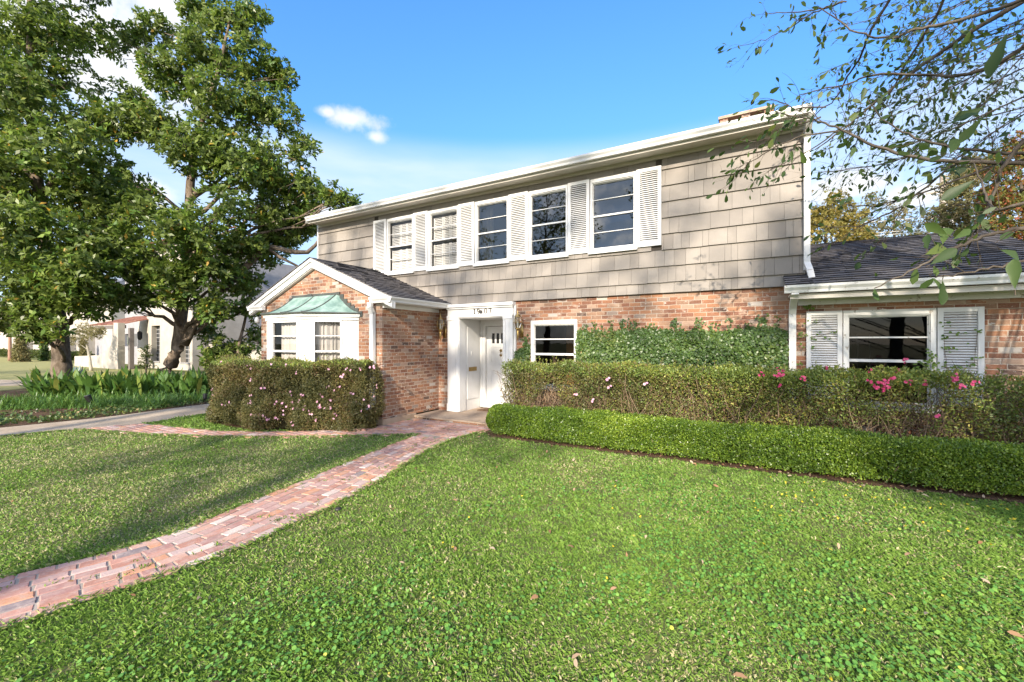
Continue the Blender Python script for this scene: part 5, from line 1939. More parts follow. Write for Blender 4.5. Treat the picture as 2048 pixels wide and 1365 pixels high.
spots = []
for px in range(88, 425, 17):
    for row, (tt, off) in enumerate(((13.7, 0), (14.8, 8))):
        p = at(px + off + random.uniform(-4, 4), 700, tt + random.uniform(-0.3, 0.3))
        spots.append((p.x, p.y, random.uniform(0.85, 1.12), None))
plants('cast_iron_plant', 'clump of broad dark strap leaves in the bed around the magnolia trunks', 'plant', 'cast-iron plants under the magnolias', spots,
       [clump_mesh(36, 0.98, 0.135, 0.40, 0.18, 4) for _ in range(4)], CAST)
spots = []
for px in range(-20, 430, 14):
    for row, (tt, off) in enumerate(((11.9, 0), (12.7, 7))):
        q = tt - max(0, (px - 200)) * 0.0015 + (0 if px > 90 else -0.2)
        p = at(px + off + random.uniform(-4, 4), 700, q + random.uniform(-0.25, 0.25))
        if p.x < -13.9:
            spots.append((p.x, p.y, random.uniform(0.8, 1.1), None))
plants('lily_turf', 'arching tuft of narrow green border grass along the driveway', 'plant', 'border grass tufts edging the bed', spots,
       [clump_mesh(150, 0.60, 0.015, 0.85, 0.11, 4) for _ in range(4)], LIRI)


def scatter_poly(poly, n):
    xs_ = [p[0] for p in poly]
    ys_ = [p[1] for p in poly]
    P = np.stack([RNG.uniform(min(xs_), max(xs_), n), RNG.uniform(min(ys_), max(ys_), n)], 1)
    return P[in_poly(P, poly)]


P = scatter_poly([(-13.55, 8), (-13.6, 4.5), (-14.05, 2.4), (-15.2, 0.5), (-17, 1.8), (-15.4, 5.5), (-14.6, 8)], 15000)
P = np.concatenate([P, gz_np(P)[:, None] + 0.02 + 0.05 * RNG.random((len(P), 1))], 1)
P = P[pn(P, 2.5, 2) > 0.35]
n = len(P)
L = 0.05 * (0.5 + RNG.random(n))
o = npmesh('ground_cover', leaf_hex(P, rdir(n, 0.4), rdir(n, 1.5), L, L * 0.7), 6, IVY, RNG.random(n), loc=(-14.5, 4, 0))
tag(o, 'low creeping ground cover between border grass and driveway', 'ground cover', kind='stuff')

# ---- lawn blades
NOGRASS = [PATH, PLAZA, DRIVEWAY, BED_L, BED_R, BED_H]


def lawn_points(poly, dens, pw=1.35, t0=2.3, dmin=300):
    xs_ = [p[0] for p in poly]
    ys_ = [p[1] for p in poly]
    a = (max(xs_) - min(xs_)) * (max(ys_) - min(ys_))
    P = np.stack([RNG.uniform(min(xs_), max(xs_), int(a * dens)), RNG.uniform(min(ys_), max(ys_), int(a * dens))], 1)
    fw = -SN * P[:, 0] + CS * P[:, 1]
    rt = CS * P[:, 0] + SN * P[:, 1]
    vis = (fw > 1.9) & (np.abs(rt / np.maximum(fw, 0.1)) < 1.26)
    P, fw = P[vis], fw[vis]
    pr = np.maximum((t0 / fw) ** pw, dmin / dens)
    k = RNG.random(len(P)) < pr
    P, fw = P[k], fw[k]
    k = in_poly(P, poly)
    P, fw = P[k], fw[k]
    return P, fw


def off_paths(P, polys, jitter=0.03):
    Q = P + RNG.normal(size=P.shape) * jitter
    k = np.ones(len(P), bool)
    for pl in polys:
        k &= ~in_poly(Q, pl)
    return k


def blades(name, poly, dens, label, h0, dry, seed):
    P, fw = lawn_points(poly, dens)
    k = off_paths(P, NOGRASS)
    P, fw = P[k], fw[k]
    n = len(P)
    P3 = np.concatenate([P, np.zeros((n, 1))], 1)
    patch = pn(P3, 1.3, seed)
    fine = pn(P3, 6.5, seed + 2)
    keep = RNG.random(n) < 0.60 + 0.6 * fine
    P, P3, fw, patch, fine = P[keep], P3[keep], fw[keep], patch[keep], fine[keep]
    n = len(P)
    sc = np.maximum(1.0, (fw / 3.2) ** 0.8)
    h = h0 * (0.45 + 0.75 * RNG.random(n)) * (0.55 + 0.75 * fine) * (0.9 + 0.1 * sc)
    wd = 0.0036 * (0.7 + 0.6 * RNG.random(n)) * sc
    az = RNG.random(n) * 6.283
    lean = np.abs(RNG.normal(size=n)) * 0.65
    D = np.stack([np.cos(az) * lean, np.sin(az) * lean, np.ones(n)], 1)
    D = unit(D)
    S = unit(np.stack([-np.sin(az + RNG.normal(size=n) * 0.8), np.cos(az), 0.1 * RNG.normal(size=n)], 1))
    B = np.stack([P[:, 0], P[:, 1], gz_np(P) - 0.004], 1)
    pd = np.clip(dry + 0.9 * (patch - 0.5) + 0.5 * (fine - 0.5), 0.03, 0.7)
    isdry = RNG.random(n) < pd
    rnd = np.where(isdry, 0.76 + 0.24 * RNG.random(n), 0.72 * RNG.random(n))
    D[isdry] = unit(D[isdry] + np.stack([RNG.normal(size=isdry.sum()), RNG.normal(size=isdry.sum()), np.zeros(isdry.sum())], 1) * 0.8)
    h = np.where(isdry, h * 0.85, h)
    mid = B + D * (h * 0.55)[:, None]
    tip = B + unit(D + np.stack([np.cos(az), np.sin(az), -0.4 * np.ones(n)], 1) * 0.45) * h[:, None]
    V = np.stack([B - S * (wd * 0.5)[:, None], B + S * (wd * 0.5)[:, None], tip + S * (wd * 0.08)[:, None], mid - S * (wd * 0.5)[:, None]], 1)
    o = npmesh(name, V, 4, BLADE, rnd, loc=(float(np.mean(P[:, 0])), float(np.mean(P[:, 1])), 0))
    tag(o, label, 'grass', kind='stuff')
    return o


LAWN_R = [(-4.75, 0.0), (-4.0, 1.7), (-4.0, 2.6), (-4.35, 4.3), (-4.7, 5.6), (-4.7, 6.6), (-4.45, 7.0), (-4.2, 6.72), (0, 6.68), (6.5, 6.87), (6.5, -1), (-4.75, -1)]
LAWN_L = [(-5.0, 0.0), (-4.8, 1.7), (-5.0, 3.0), (-5.35, 4.8), (-5.5, 6.3), (-6.5, 5.7), (-9.0, 4.35), (-12.4, 3.3), (-12.9, 2.0), (-13.1, 0), (-13.1, -3), (-5.5, -3)]
LAWN_S = [(-11.8, 4.2), (-10.84, 4.36), (-9.39, 4.62), (-8.4, 5.02), (-6.9, 6.05), (-7.6, 5.62), (-8.9, 5.0), (-10.5, 5.05), (-11.5, 5.6), (-11.8, 6.3)]
blades('grass', LAWN_R, 17000, 'short green lawn right of the brick walk, with straw coloured blades', 0.042, 0.20, 3.0)
blades('grass', LAWN_L, 15000, 'short yellowish lawn left of the brick walk', 0.042, 0.58, 8.0)
blades('grass', LAWN_S, 11000, 'strip of bright grass before the left azalea hedge', 0.055, 0.10, 5.0)

# ragged grass hanging over the edges of the walk
E_ = []
for line in (PATH_L, PATH_R, [(-5.5, 6.2), (-6.4, 5.62), (-8.0, 4.72), (-9.0, 4.28), (-10.36, 3.82), (-12.3, 3.30)], [(-10.84, 4.36), (-9.39, 4.62), (-8.4, 5.02), (-7.0, 5.95)], [(-4.68, 6.2), (-4.55, 7.0)], [(-13.1, 0.5), (-12.75, 2.0), (-12.3, 3.2)]):
    for a_, b_ in zip(line, line[1:]):
        a_, b_ = np.array(a_), np.array(b_)
        n_ = int(np.linalg.norm(b_ - a_) * 420)
        f_ = RNG.random((n_, 1))
        q_ = a_ + (b_ - a_) * f_
        nn_ = np.array([b_[1] - a_[1], a_[0] - b_[0]]) / np.linalg.norm(b_ - a_)
        q_ = q_ + nn_ * (RNG.normal(size=(n_, 1)) * 0.022 + (pn(np.concatenate([q_, 0 * f_], 1), 6.0, 3)[:, None] - 0.5) * 0.08)
        E_.append(q_)
P = np.concatenate(E_)
n = len(P)
az = RNG.random(n) * 6.283
D = unit(np.stack([np.cos(az) * 0.7, np.sin(az) * 0.7, 0.8 * np.ones(n)], 1))
S = unit(np.stack([-np.sin(az), np.cos(az), np.zeros(n)], 1))
h = 0.055 * (0.4 + 0.9 * RNG.random(n))
B = np.stack([P[:, 0], P[:, 1], gz_np(P) + 0.004], 1)
wd = 0.005 * (0.7 + 0.6 * RNG.random(n))
tip = B + unit(D + np.array([0, 0, -0.35])) * h[:, None]
mid = B + D * (h * 0.55)[:, None]
V = np.stack([B - S * (wd * 0.5)[:, None], B + S * (wd * 0.5)[:, None], tip, mid - S * (wd * 0.5)[:, None]], 1)
o = npmesh('edge_grass', V, 4, BLADE, np.where(RNG.random(n) < 0.3, 0.8, 0.6 * RNG.random(n)), loc=(-5, 3, 0))
tag(o, 'ragged grass hanging over the edges of the brick walk', 'grass', kind='stuff')

# round-leaved clover in the right-hand lawn
P, fw = lawn_points(LAWN_R, 1500, 1.0, 2.3, 150)
k = off_paths(P, [PATH, PLAZA, BED_R], 0.05)
P, fw = P[k], fw[k]
P3 = np.concatenate([P, np.zeros((len(P), 1))], 1)
den = pn(P3, 1.15, 21.0) + 0.35 * (pn(P3, 4.5, 2.0) - 0.5)
right = np.clip((P[:, 0] - (-4.0 + 0.25 * P[:, 1])) / 1.6, 0, 1) * np.clip((6.2 - P[:, 1]) / 1.0, 0, 1)
k = RNG.random(len(P)) < np.clip((den - 0.30) * 3.2, 0.02, 1.0) * right
P, fw = P[k], fw[k]
n = len(P)
rad = 0.0100 * (0.5 + 0.95 * RNG.random(n)) * np.maximum(1.0, (fw / 4.5) ** 0.4)
hgt = 0.018 + 0.028 * RNG.random(n)
Nn = unit(np.stack([0.33 * RNG.normal(size=n), 0.33 * RNG.normal(size=n) - 0.12, np.ones(n)], 1))
a = unit(np.cross(Nn, rdir(n)))
b = np.cross(Nn, a)
Cc = np.stack([P[:, 0], P[:, 1], gz_np(P) + hgt], 1)
ring = []
for k_, q in enumerate((0.12, 0.9, 1.75, 2.6, 3.14, 3.7, 4.55, 5.4, 6.16)):
    rr = 1.0 if k_ not in (0, 8) else 0.95
    cup = 0.12 * math.cos(2 * q)
    ring.append(Cc + (a * math.cos(q) + b * math.sin(q)) * (rad * rr)[:, None] + Nn * (rad * cup)[:, None])
ring.append(Cc + a * (rad * 0.15)[:, None] - Nn * (rad * 0.25)[:, None])
o = npmesh('clover', np.stack(ring, 1), 10, CLOV, RNG.random(n), loc=(0, 3, 0))
tag(o, 'round leaved clover spreading through the lawn beside the boxwood', 'clover', kind='stuff')

# clover flowers, small and yellow, and fallen leaves
P = scatter_poly([(0.0, 5.0), (3.2, 5.2), (3.2, 6.5), (0.0, 6.4)], 90)
P = np.concatenate([P, scatter_poly([(-3.5, 1.5), (3.5, 1.5), (3.5, 6), (-3, 6)], 25)])
n = len(P)
C = np.concatenate([P, gz_np(P)[:, None] + 0.05], 1)
L = np.full(n, 0.016)
V = np.concatenate([leaf_hex(C, rdir(n, 0.4), np.tile([[0, 0, 1.0]], (n, 1)), L, L * 1.2) for _ in range(3)])
o = npmesh('tiny_flowers', V, 6, leaf_mat('yellow_petal', [(0, (0.7, 0.55, 0.03)), (1, (0.8, 0.65, 0.06))], 0.6, 0.2), RNG.random(len(V)), loc=(1.5, 5.7, 0))
tag(o, 'tiny yellow wild flowers in the lawn by the boxwood', 'flowers', kind='stuff')
P = np.concatenate([scatter_poly(LAWN_R, 300), scatter_poly(LAWN_L, 90), scatter_poly([(-13.8, 3), (-13.6, 8), (-17, 6), (-16, 1)], 160), scatter_poly([(-4.4, 6.5), (4, 6.5), (4, 6.9), (-4.4, 6.9)], 160), scatter_poly(PATH, 22), scatter_poly([(-8.5, 5.0), (-6.8, 6.1), (-6.8, 6.45), (-8.4, 5.3)], 40)])
n = len(P)
C = np.concatenate([P, gz_np(P)[:, None] + 0.03 + 0.015 * RNG.random((n, 1))], 1)
A = unit(np.concatenate([RNG.normal(size=(n, 2)), 0.25 * RNG.normal(size=(n, 1))], 1))
L = 0.055 * (0.5 + 0.9 * RNG.random(n))
o = npmesh('fallen_leaves', leaf_hex(C, A, unit(np.concatenate([0.4 * RNG.normal(size=(n, 2)), np.ones((n, 1))], 1)), L, L * 0.42, 0.2, 0.15), 6, DEAD, RNG.random(n), loc=(-1, 3, 0))
tag(o, 'brown fallen leaves lying on lawn and beds', 'leaves', kind='stuff')
# weeds in the joints of the walk
P = scatter_poly(PATH, 900)
P = np.concatenate([P, scatter_poly(PLAZA, 500)])
P = P[pn(np.concatenate([P, 0 * P[:, :1]], 1), 5.0, 4.0) > 0.60]
n = len(P) * 9
C = np.repeat(P, 9, axis=0) + RNG.normal(size=(n, 2)) * np.array([0.02, 0.03])
C = np.concatenate([C, gz_np(C)[:, None] + 0.016], 1)
L = 0.022 * (0.5 + RNG.random(n))
o = npmesh('weeds', leaf_quads(C, rdir(n, 0.7), rdir(n, 0.8), L, L * 0.45), 4, BOX, RNG.random(n) * 0.7, loc=(-5, 3, 0))
tag(o, 'small weeds growing in the joints of the brick walk', 'weeds', kind='stuff')

# ---- small garden fittings
def spotlight(x, y, label, head=(0, 1, 0.6), s=1.0):
    t = thing('garden_spotlight', label, 'spotlight', (x, y, gz(x, y)), 'garden spotlights')
    z = gz(x, y)
    mb = MB()
    mb.tube([(x, y, z - 0.03), (x, y, z + 0.16 * s)], 0.012, 6)
    build('stake', mb, DARKMETAL, t)
    mb = MB()
    h = Vector(head).normalized()
    c = Vector((x, y, z + 0.2 * s))
    mb.tube([c - h * 0.09 * s, c - h * 0.05 * s, c + h * 0.07 * s, c + h * 0.08 * s], [0.03 * s, 0.045 * s, 0.06 * s, 0.062 * s], 12)
    build('head', mb, DARKMETAL, t, True)
    mb = MB()
    mb.tube([c + h * 0.081 * s, c + h * 0.084 * s], 0.05 * s, 12)
    build('lens', mb, mat('lamp_lens', lambda nt: pbsdf(nt, (0.35, 0.37, 0.40), 0.15)), t)


p = at(178, 800, 11.6)
spotlight(p.x, p.y, 'small dark spotlight standing in the border grass by the driveway', (-0.2, -0.3, 1), 1.3)
p = at(410, 790, 12.2)
spotlight(p.x, p.y, 'small grey spotlight at the right end of the plant bed', (-0.4, 0.2, 1), 1.0)
p = at(487, 845, 9.9)
spotlight(-10.25, 4.98, 'black spotlight half hidden under the left azalea hedge', (0.4, 1, 0.4), 1.3)
mb = MB()
p = at(676, 1022, 4.62)
mb.lathe((p.x, p.y, 0), [(0.035, -0.02), (0.035, 0.02), (0.03, 0.03), (0.012, 0.031)], 12)
tag(build('sprinkler_head', mb, DARKMETAL, None, True, loc=(p.x, p.y, 0)), 'small black sprinkler head sunk in the grass beside the walk', 'sprinkler')

# loose old bricks edging the left hedge
for i, (px, py, t, rz, lab) in enumerate(((545, 852, 8.9, 0.5, 'weathered edging brick lying under the middle of the left azalea hedge'), (655, 850, 8.6, 0.9, 'reddish edging brick lying under the right half of the left azalea hedge'), (718, 850, 8.4, 0.7, 'worn edging brick lying beside the end of the downspout'))):
    p = at(px, py, t)
    mb = MB()
    c, s_ = math.cos(rz), math.sin(rz)
    z = gz(p.x, p.y)
    mb.obox((p.x, p.y, z + 0.03), (0.11 * c, 0.11 * s_, 0), (-0.05 * s_, 0.05 * c, 0), (0, 0, 0.035), 0.1 * i + 0.1)
    mb.obox((p.x + 0.12 * c, p.y + 0.12 * s_, z + 0.02), (0.012 * c, 0.012 * s_, 0.004), (-0.04 * s_, 0.04 * c, 0), (0, 0, 0.02), 0.1 * i + 0.1)
    tag(build('edging_brick', mb, PAVER, loc=(p.x, p.y, z)), lab, 'brick', 'edging bricks by the left hedge')


# ------------------------------------------------------------------ neighbours on the left
def onY(px, py, Y):
    t = Y / (CS + (px - 1024) / FPX * SN)
    return at(px, py, t)


nb = thing('stucco_house', 'white stucco neighbour house with red tiled porch behind the magnolias', 'house', (-33, 13.3, 0.07))
NY = 13.3
FN = Fr((-36.2, NY, 0), (1, 0, 0))
FS = Fr((-30.0, NY, 0), (0, 1, 0))
mb = MB()
nw = []
for (pa, pb) in ((303, 320), (361, 379)):
    a, b = onY(pa, 690, NY).x + 36.2, onY(pb, 690, NY).x + 36.2
    nw.append((a, b, 0.55, 2.95))
FN.wall(mb, 0, 6.2, 0, 8.4, nw, 0.35)
FS.wall(mb, 0, 3.2, 0, 8.4)
build('wall', mb, STUCCO, nb)
mb = MB()
Fr((-30.0, NY + 3.2, 0), (0, 1, 0)).wall(mb, 0, 12, 0, 7.6)
build('wall', mb, STUCCO_SHADE_GREY, nb)  # side wall greyed in its colour to look shaded
mb = MB()
Fr((-44, NY + 1.6, 0), (1, 0, 0)).wall(mb, 0, 7.9, 0, 7.0, [(onY(250, 680, 14.9).x + 44, onY(274, 680, 14.9).x + 44, 1.5, 2.5)], 0.2)
build('wall', mb, STUCCO_SHADE_GREY, nb)
for (a, b, c, d) in nw:
    mb = MB()
    FN.box(mb, a, b, -0.34, -0.30, c, d)
    fo = build('window', mb, mat('dark_neighbour_glass', lambda nt: pbsdf(nt, (0.035, 0.04, 0.045), 0.1)), nb)
    mb = MB()
    for q in range(1, 9):
        zz = c + (d - c) * q / 9
        FN.box(mb, a, b, -0.30, -0.27, zz - 0.02, zz + 0.02)
    for q in range(1, 3):
        uu = a + (b - a) * q / 3
        FN.box(mb, uu - 0.02, uu + 0.02, -0.299, -0.272, c, d)
    FN.box(mb, a - 0.04, b + 0.04, -0.02, 0.06, c - 0.07, c)
    build('muntin', mb, mat('grey_muntin', lambda nt: pbsdf(nt, (0.3, 0.3, 0.3), 0.6)), fo)


def tiles(name, o, a, s, length, run, parent):
    """barrel clay tiles: half-round rows running up the slope"""
    o, a, s = Vector(o), Vector(a).normalized(), Vector(s).normalized()
    n = a.cross(s).normalized()
    if n.z < 0:
        n = -n
    mb = MB()
    k = int(length / 0.26)
    mb.quad(o, o + a * length, o + a * length + s * run, o + s * run, 0.1)
    for i in range(k):
        t = 0
        while t < run:
            t2 = min(run, t + 0.42)
            c0 = o + a * (i * 0.26 + 0.13) + s * t
            vs, h = [], []
            for p_, rr in ((c0, 0.12), (c0 + s * (t2 - t), 0.095)):
                for q in range(5):
                    an = math.pi * q / 4
                    vs.append(p_ + a * (rr * math.cos(an)) + n * (rr * math.sin(an) * 0.8))
            mb.add(vs, [(q, q + 1, q + 6, q + 5) for q in range(4)] + [(4, 3, 2, 1, 0)], random.random())
            t = t2
    return build(name, mb, TILE, parent)


tiles('roof', (-36.6, NY - 0.5, 8.3), (1, 0, 0), (0, 3, 1.2), 7.0, 3.4, nb)
pr = tiles('porch_roof', (-41.5, 11.9, 3.0), (1, 0, 0), (0, 2.6, 0.75), 5.6, 2.7, nb)
mb = MB()
mb.box(-41.5, -35.9, 11.9, 12.1, 2.75, 2.97)
build('porch_beam', mb, mat('dark_timber', lambda nt: pbsdf(nt, nt.mix(nt.noise(nt.obj(), 6), (0.10, 0.085, 0.075), (0.17, 0.15, 0.14)), 0.8)), nb)
mb = MB()
q = onY(262, 690, 12.0)
mb.box(q.x - 0.13, q.x + 0.13, 11.9, 12.12, 0.05, 2.75)
build('porch_post', mb, MATS['dark_timber'], nb)
mb = MB()
q = onY(242, 690, 12.1)
mb.tube([(q.x - 0.5, 12.0, 2.7), (q.x - 0.1, 12.0, 2.6), (q.x, 12.0, 2.4), (q.x, 12.0, 0.05)], 0.06, 8)
build('downspout', mb, mat('copper_brown_pipe', lambda nt: pbsdf(nt, (0.12, 0.07, 0.05), 0.5, 0.3)), nb)
mb = MB()
q = onY(262, 682, 14.85)
mb.tube([(q.x, 14.80, q.z), (q.x, 14.86, q.z)], 0.58, 24)
build('round_window', mb, mat('garden_glass', lambda nt: pbsdf(nt, nt.ramp(nt.noise(nt.obj(), 4, 4, 0.7), [(0.4, (0.03, 0.04, 0.02)), (0.6, (0.16, 0.17, 0.07)), (0.7, (0.5, 0.45, 0.2))]), 0.1)), nb)
mb = MB()
mb.quad((-42, 14.84, 0), (-36.2, 14.84, 0), (-36.2, 14.84, 3.6), (-42, 14.84, 3.6))
build('porch_wall', mb, STUCCO, nb)
# curved wing wall of the porch
mb = MB()
pl = [(149, 738), (149, 713), (198, 711), (212, 704), (221, 692), (226, 675), (227, 655), (227, 646), (236, 646), (236, 738)]
pts = [onY(px, py, 11.6) for px, py in pl]
for p in pts[:1] + pts[-1:]:
    p.z = 0
mb.prism(pts, (0, 0.35, 0))
build('wing_wall', mb, STUCCO, nb)
mb = MB()
q = onY(283, 668, 13.2)
mb.lathe((q.x, 13.1, 2.1), [(0.05, 0.5), (0.14, 0.4), (0.14, 0.0), (0.05, -0.12)], 6)
build('porch_lantern', mb, DARKMETAL, nb)

# slate roofed carport beside it
cp = thing('carport', 'dark open carport with slate grey roof beside the stucco house', 'carport', (-24, 18, 0.07))
mb = MB()
mb.add([(-29.9, 17, 2.75), (-18.5, 17, 2.75), (-18.5, 22, 5.0), (-29.9, 22, 5.0), (-29.9, 17, 2.6), (-18.5, 17, 2.6), (-18.5, 22, 4.85), (-29.9, 22, 4.85)], [(0, 1, 2, 3), (7, 6, 5, 4), (0, 4, 5, 1), (1, 5, 6, 2)])
build('roof', mb, SLATE, cp)
mb = MB()
mb.box(-29.9, -18.5, 21.5, 21.7, 0, 4.6)
mb.box(-18.7, -18.5, 17.1, 21.4, 0, 2.7)
build('wall', mb, ROOM_DARK, cp)
for x in (-29.6, -24.2, -18.8):
    mb = MB()
    mb.box(x - 0.1, x + 0.1, 17.05, 17.25, 0, 2.62)
    build('post', mb, DARKMETAL, cp)
mb = MB()
mb.box(-29.9, -13.75, 14.2, 14.45, 0, 1.62)
mb.box(-29.9, -13.75, 14.16, 14.49, 1.621, 1.70)
tag(build('garden_wall', mb, STUCCO, loc=(-22, 14.3, 0)), 'low pale stucco wall between the two houses', 'wall')

# far white house
fh = thing('white_house', 'white painted house far across the lawn at the left edge', 'house', (-70, 17, 0.07))
FY = 17.0
FX0 = onY(225, 690, FY).x
mb = MB()
FFh = Fr((-110, FY, 0), (1, 0, 0))


def fo_(pa, pb, z0, z1):
    return (onY(pa, 690, FY).x + 110, onY(pb, 690, FY).x + 110, z0, z1)


fw_ = [fo_(53, 66, 0.9, 2.6), fo_(176, 205, 0.1, 2.9), fo_(102, 108, 0.3, 2.6), fo_(136, 152, 0.2, 2.4)]
FFh.wall(mb, 0, FX0 + 110, 0, 7.5, fw_, 0.6)
Fr((FX0, FY, 0), (0, 1, 0)).wall(mb, 0, 12, 0, 7.5)
build('wall', mb, STUCCO, fh)
for i, o_ in enumerate(fw_):
    mb = MB()
    FFh.box(mb, o_[0], o_[1], -0.62, -0.55, o_[2], o_[3])
    f_ = build('window' if i != 1 else 'door', mb, MATS['dark_neighbour_glass'] if i != 1 else STUCCO_SHADE_GREY, fh)
    if i != 1:
        mb = MB()
        for q in range(1, 6):
            zz = o_[2] + (o_[3] - o_[2]) * q / 6
            FFh.box(mb, o_[0], o_[1], -0.55, -0.52, zz - 0.025, zz + 0.025)
        build('muntin', mb, MATS['grey_muntin'], f_)
mb = MB()
mb.add([(-111, FY - 0.8, 7.3), (FX0 + 0.8, FY - 0.8, 7.3), (FX0 + 0.8, FY + 6, 10), (-111, FY + 6, 10)], [(0, 1, 2, 3)])
mb.add([(FX0 + 0.8, FY - 0.8, 7.3), (FX0 + 0.8, FY + 12.8, 7.3), (FX0 + 0.8, FY + 6, 10)], [(0, 1, 2)])
build('roof', mb, SLATE, fh)


def shrub(name, label, px, py0, py1, wpx, t, lm, count, ls, cat='shrub', group=None, thin=1.0):
    b = at(px, 700, t)
    b.z = 0.07
    z0, z1 = CAM_H + (685 - py0) / FPX * t, CAM_H + (685 - py1) / FPX * t
    r = wpx / 2 * t / FPX
    th_ = thing(name, label, cat, b, group)
    mb = MB()
    mb.tube([b, (b.x, b.y, z1 * 0.8)], [0.05, 0.02], 6)
    build('stem', mb, BARK_OAK, th_)
    cs, rs = [], []
    for k in range(7):
        f = (k + 0.5) / 7
        cs.append((b.x + random.uniform(-0.2, 0.2) * r, b.y, z0 + (z1 - z0) * f))
        rs.append((r * (1.05 - 0.55 * f), r * (1.05 - 0.55 * f), (z1 - z0) / 8))
    V, rnd, _ = rosettes(cs, rs, count, ls, 5, 0.25, seed=px)
    npmesh('foliage', V, 4, lm, rnd, th_)


shrub('shrub', 'loose pale green shrub before the far white house', 42, 726, 672, 30, 38, PALEL, 900, 0.2)
shrub('cypress', 'slim dark column cypress against the far white house', 88, 722, 655, 14, 40, IVY, 900, 0.18, 'tree')
shrub('shrub', 'upright yellow green shrub by the far front door', 168, 716, 672, 14, 38, PALEL, 400, 0.18)
shrub('topiary_ball', 'small round clipped bush at the foot of the left magnolia', 72, 757, 740, 17, 16.5, BOX, 420, 0.06)
shrub('shrub', 'small bare looking shrub beside the porch post', 292, 735, 690, 30, 24, OAKL, 120, 0.14)
shrub('shrub', 'pale variegated shrub beside the left end of the azalea hedge', 432, 740, 700, 46, 18, PALEL, 520, 0.14)
shrub('shrub', 'dark leafy shrub before the low pale stucco wall', 560, 738, 706, 60, 19, PALEL, 500, 0.12)
hp = [(-100, FY - 1.2), (FX0 - 2, FY - 1.2)]
fhh = thing('hedge', 'low dark hedge along the foot of the far white house', 'hedge', (-70, FY - 1.2, 0.07))
V, rnd, _ = hedge_leaves(hp, 0.1, 0.75, 0.4, 9000, 0.2, 0.6, 0.2)
npmesh('foliage', V, 4, OAKL, rnd, fhh)
core('branches', hp, 0.1, 0.65, 0.3, TWIGGY, fhh)

b = at(183, 735, 26)
b.z = 0.07
C, Q = blobs_px([(150, 668, 18, 0), (170, 660, 20, 0.4), (190, 668, 17, 0), (160, 682, 14, -0.3), (145, 685, 12, 0), (200, 660, 10, 0)], 26)
tree('olive_tree', 'small pale olive tree with a thin white trunk before the porch', b, [b, at(178, 710, 26), at(174, 690, 26), at(172, 672, 26)], [0.09, 0.07, 0.06, 0.03], C, Q, 700, 0.10, PALEL, mat('pale_bark', lambda nt: pbsdf(nt, (0.5, 0.45, 0.36), 0.9)), None, 6, 0.35, seed=2, limb_r=0.03)
b = at(20, 726, 40)
b.z = 0.07
C, Q = blobs_px([(20, 640, 30, 0), (0, 630, 26, 0), (40, 620, 28, 0)], 40)
tree('sapling', 'thin reddish young tree before the far white house', b, [b, at(20, 690, 40), at(20, 650, 40), at(20, 610, 40)], [0.14, 0.12, 0.1, 0.05], C, Q, 160, 0.2, PALEL, mat('reddish_bark', lambda nt: pbsdf(nt, (0.30, 0.17, 0.12), 0.9)), None, 5, 0.3, seed=3, limb_r=0.04)
# agave by the trunk
p = at(152, 745, 18)
V, r = clump_mesh(26, 0.75, 0.16, -0.05, 0.05, 4)
o = npmesh('agave', V, 4, mat('blue_agave', lambda nt: pbsdf(nt, (0.20, 0.29, 0.28), 0.5)), r)
o.location = (p.x, p.y, 0.07)
tag(o, 'blue grey agave behind the cast-iron plants', 'plant')

# ------------------------------------------------------------------ behind the wing: trees, pole and wires
def back_tree(label, lst, t, count, ls, lm, seed, trunk_px, r0=0.22, gap=0.40, name='oak_tree', group='trees behind the wing roof'):
    b = at(trunk_px, 700, t)
    b.z = 0
    C, Q = blobs_px(lst, t)
    cx = sum(c[0] for c in C) / len(C)
    cy_ = sum(c[1] for c in C) / len(C)
    zt = max(c[2] for c in C)
    tr = [b, Vector((b.x, b.y, zt * 0.35)), Vector((b.x * 0.6 + cx * 0.4, b.y * 0.6 + cy_ * 0.4, zt * 0.65)), Vector((cx, cy_, zt * 0.95))]
    tree(name, label, b, tr, [r0, r0 * 0.8, r0 * 0.5, r0 * 0.15], C, Q, count, ls, lm, BARK_OAK, group, 6, gap, seed=seed, limb_r=0.1, freq=0.8, wr=0.45)


back_tree('golden leaved tree beside the right end of the shingled wall', [(1640, 420, 42, 0), (1690, 440, 40, 0.5), (1650, 470, 40, -0.5), (1615, 400, 40, 0), (1700, 480, 40, 0), (1590, 460, 50, 1), (1680, 400, 26, 0)], 27, 4200, 0.17, FALL, 2.0, 1650)
back_tree('thin pale brown tree between golden tree and utility pole', [(1760, 440, 42, 0), (1800, 410, 34, 0.8), (1740, 470, 40, 0), (1820, 450, 38, 0.5), (1790, 480, 40, 0), (1745, 400, 22, 0), (1860, 470, 34, 0)], 31, 2300, 0.17, PALEL, 5.0, 1790, gap=0.47)
back_tree('yellow green tree standing behind the utility pole', [(1910, 370, 36, 0), (1950, 340, 40, 0.5), (1930, 420, 44, 0), (1890, 430, 34, 0), (1960, 460, 44, 0), (1985, 400, 40, 0.5), (1920, 470, 36, 0)], 24, 3400, 0.16, PALEL, 7.0, 1940, gap=0.44)
back_tree('red and green leaved tree at the right edge behind the roof', [(2010, 330, 44, 0), (2050, 300, 50, 0.3), (2030, 400, 54, 0), (2060, 470, 60, 0), (2000, 460, 40, 0), (2090, 380, 60, 0), (1990, 390, 32, 0.4)], 19, 3400, 0.15, REDL, 9.0, 2070, 0.2, 0.38, 'maple_tree')
pb = at(1886, 700, 29)
up = thing('utility_pole', 'weathered wooden utility pole rising behind the wing roof', 'pole', (pb.x, pb.y, 0))
ztop = at(1886, 352, 29).z
mb = MB()
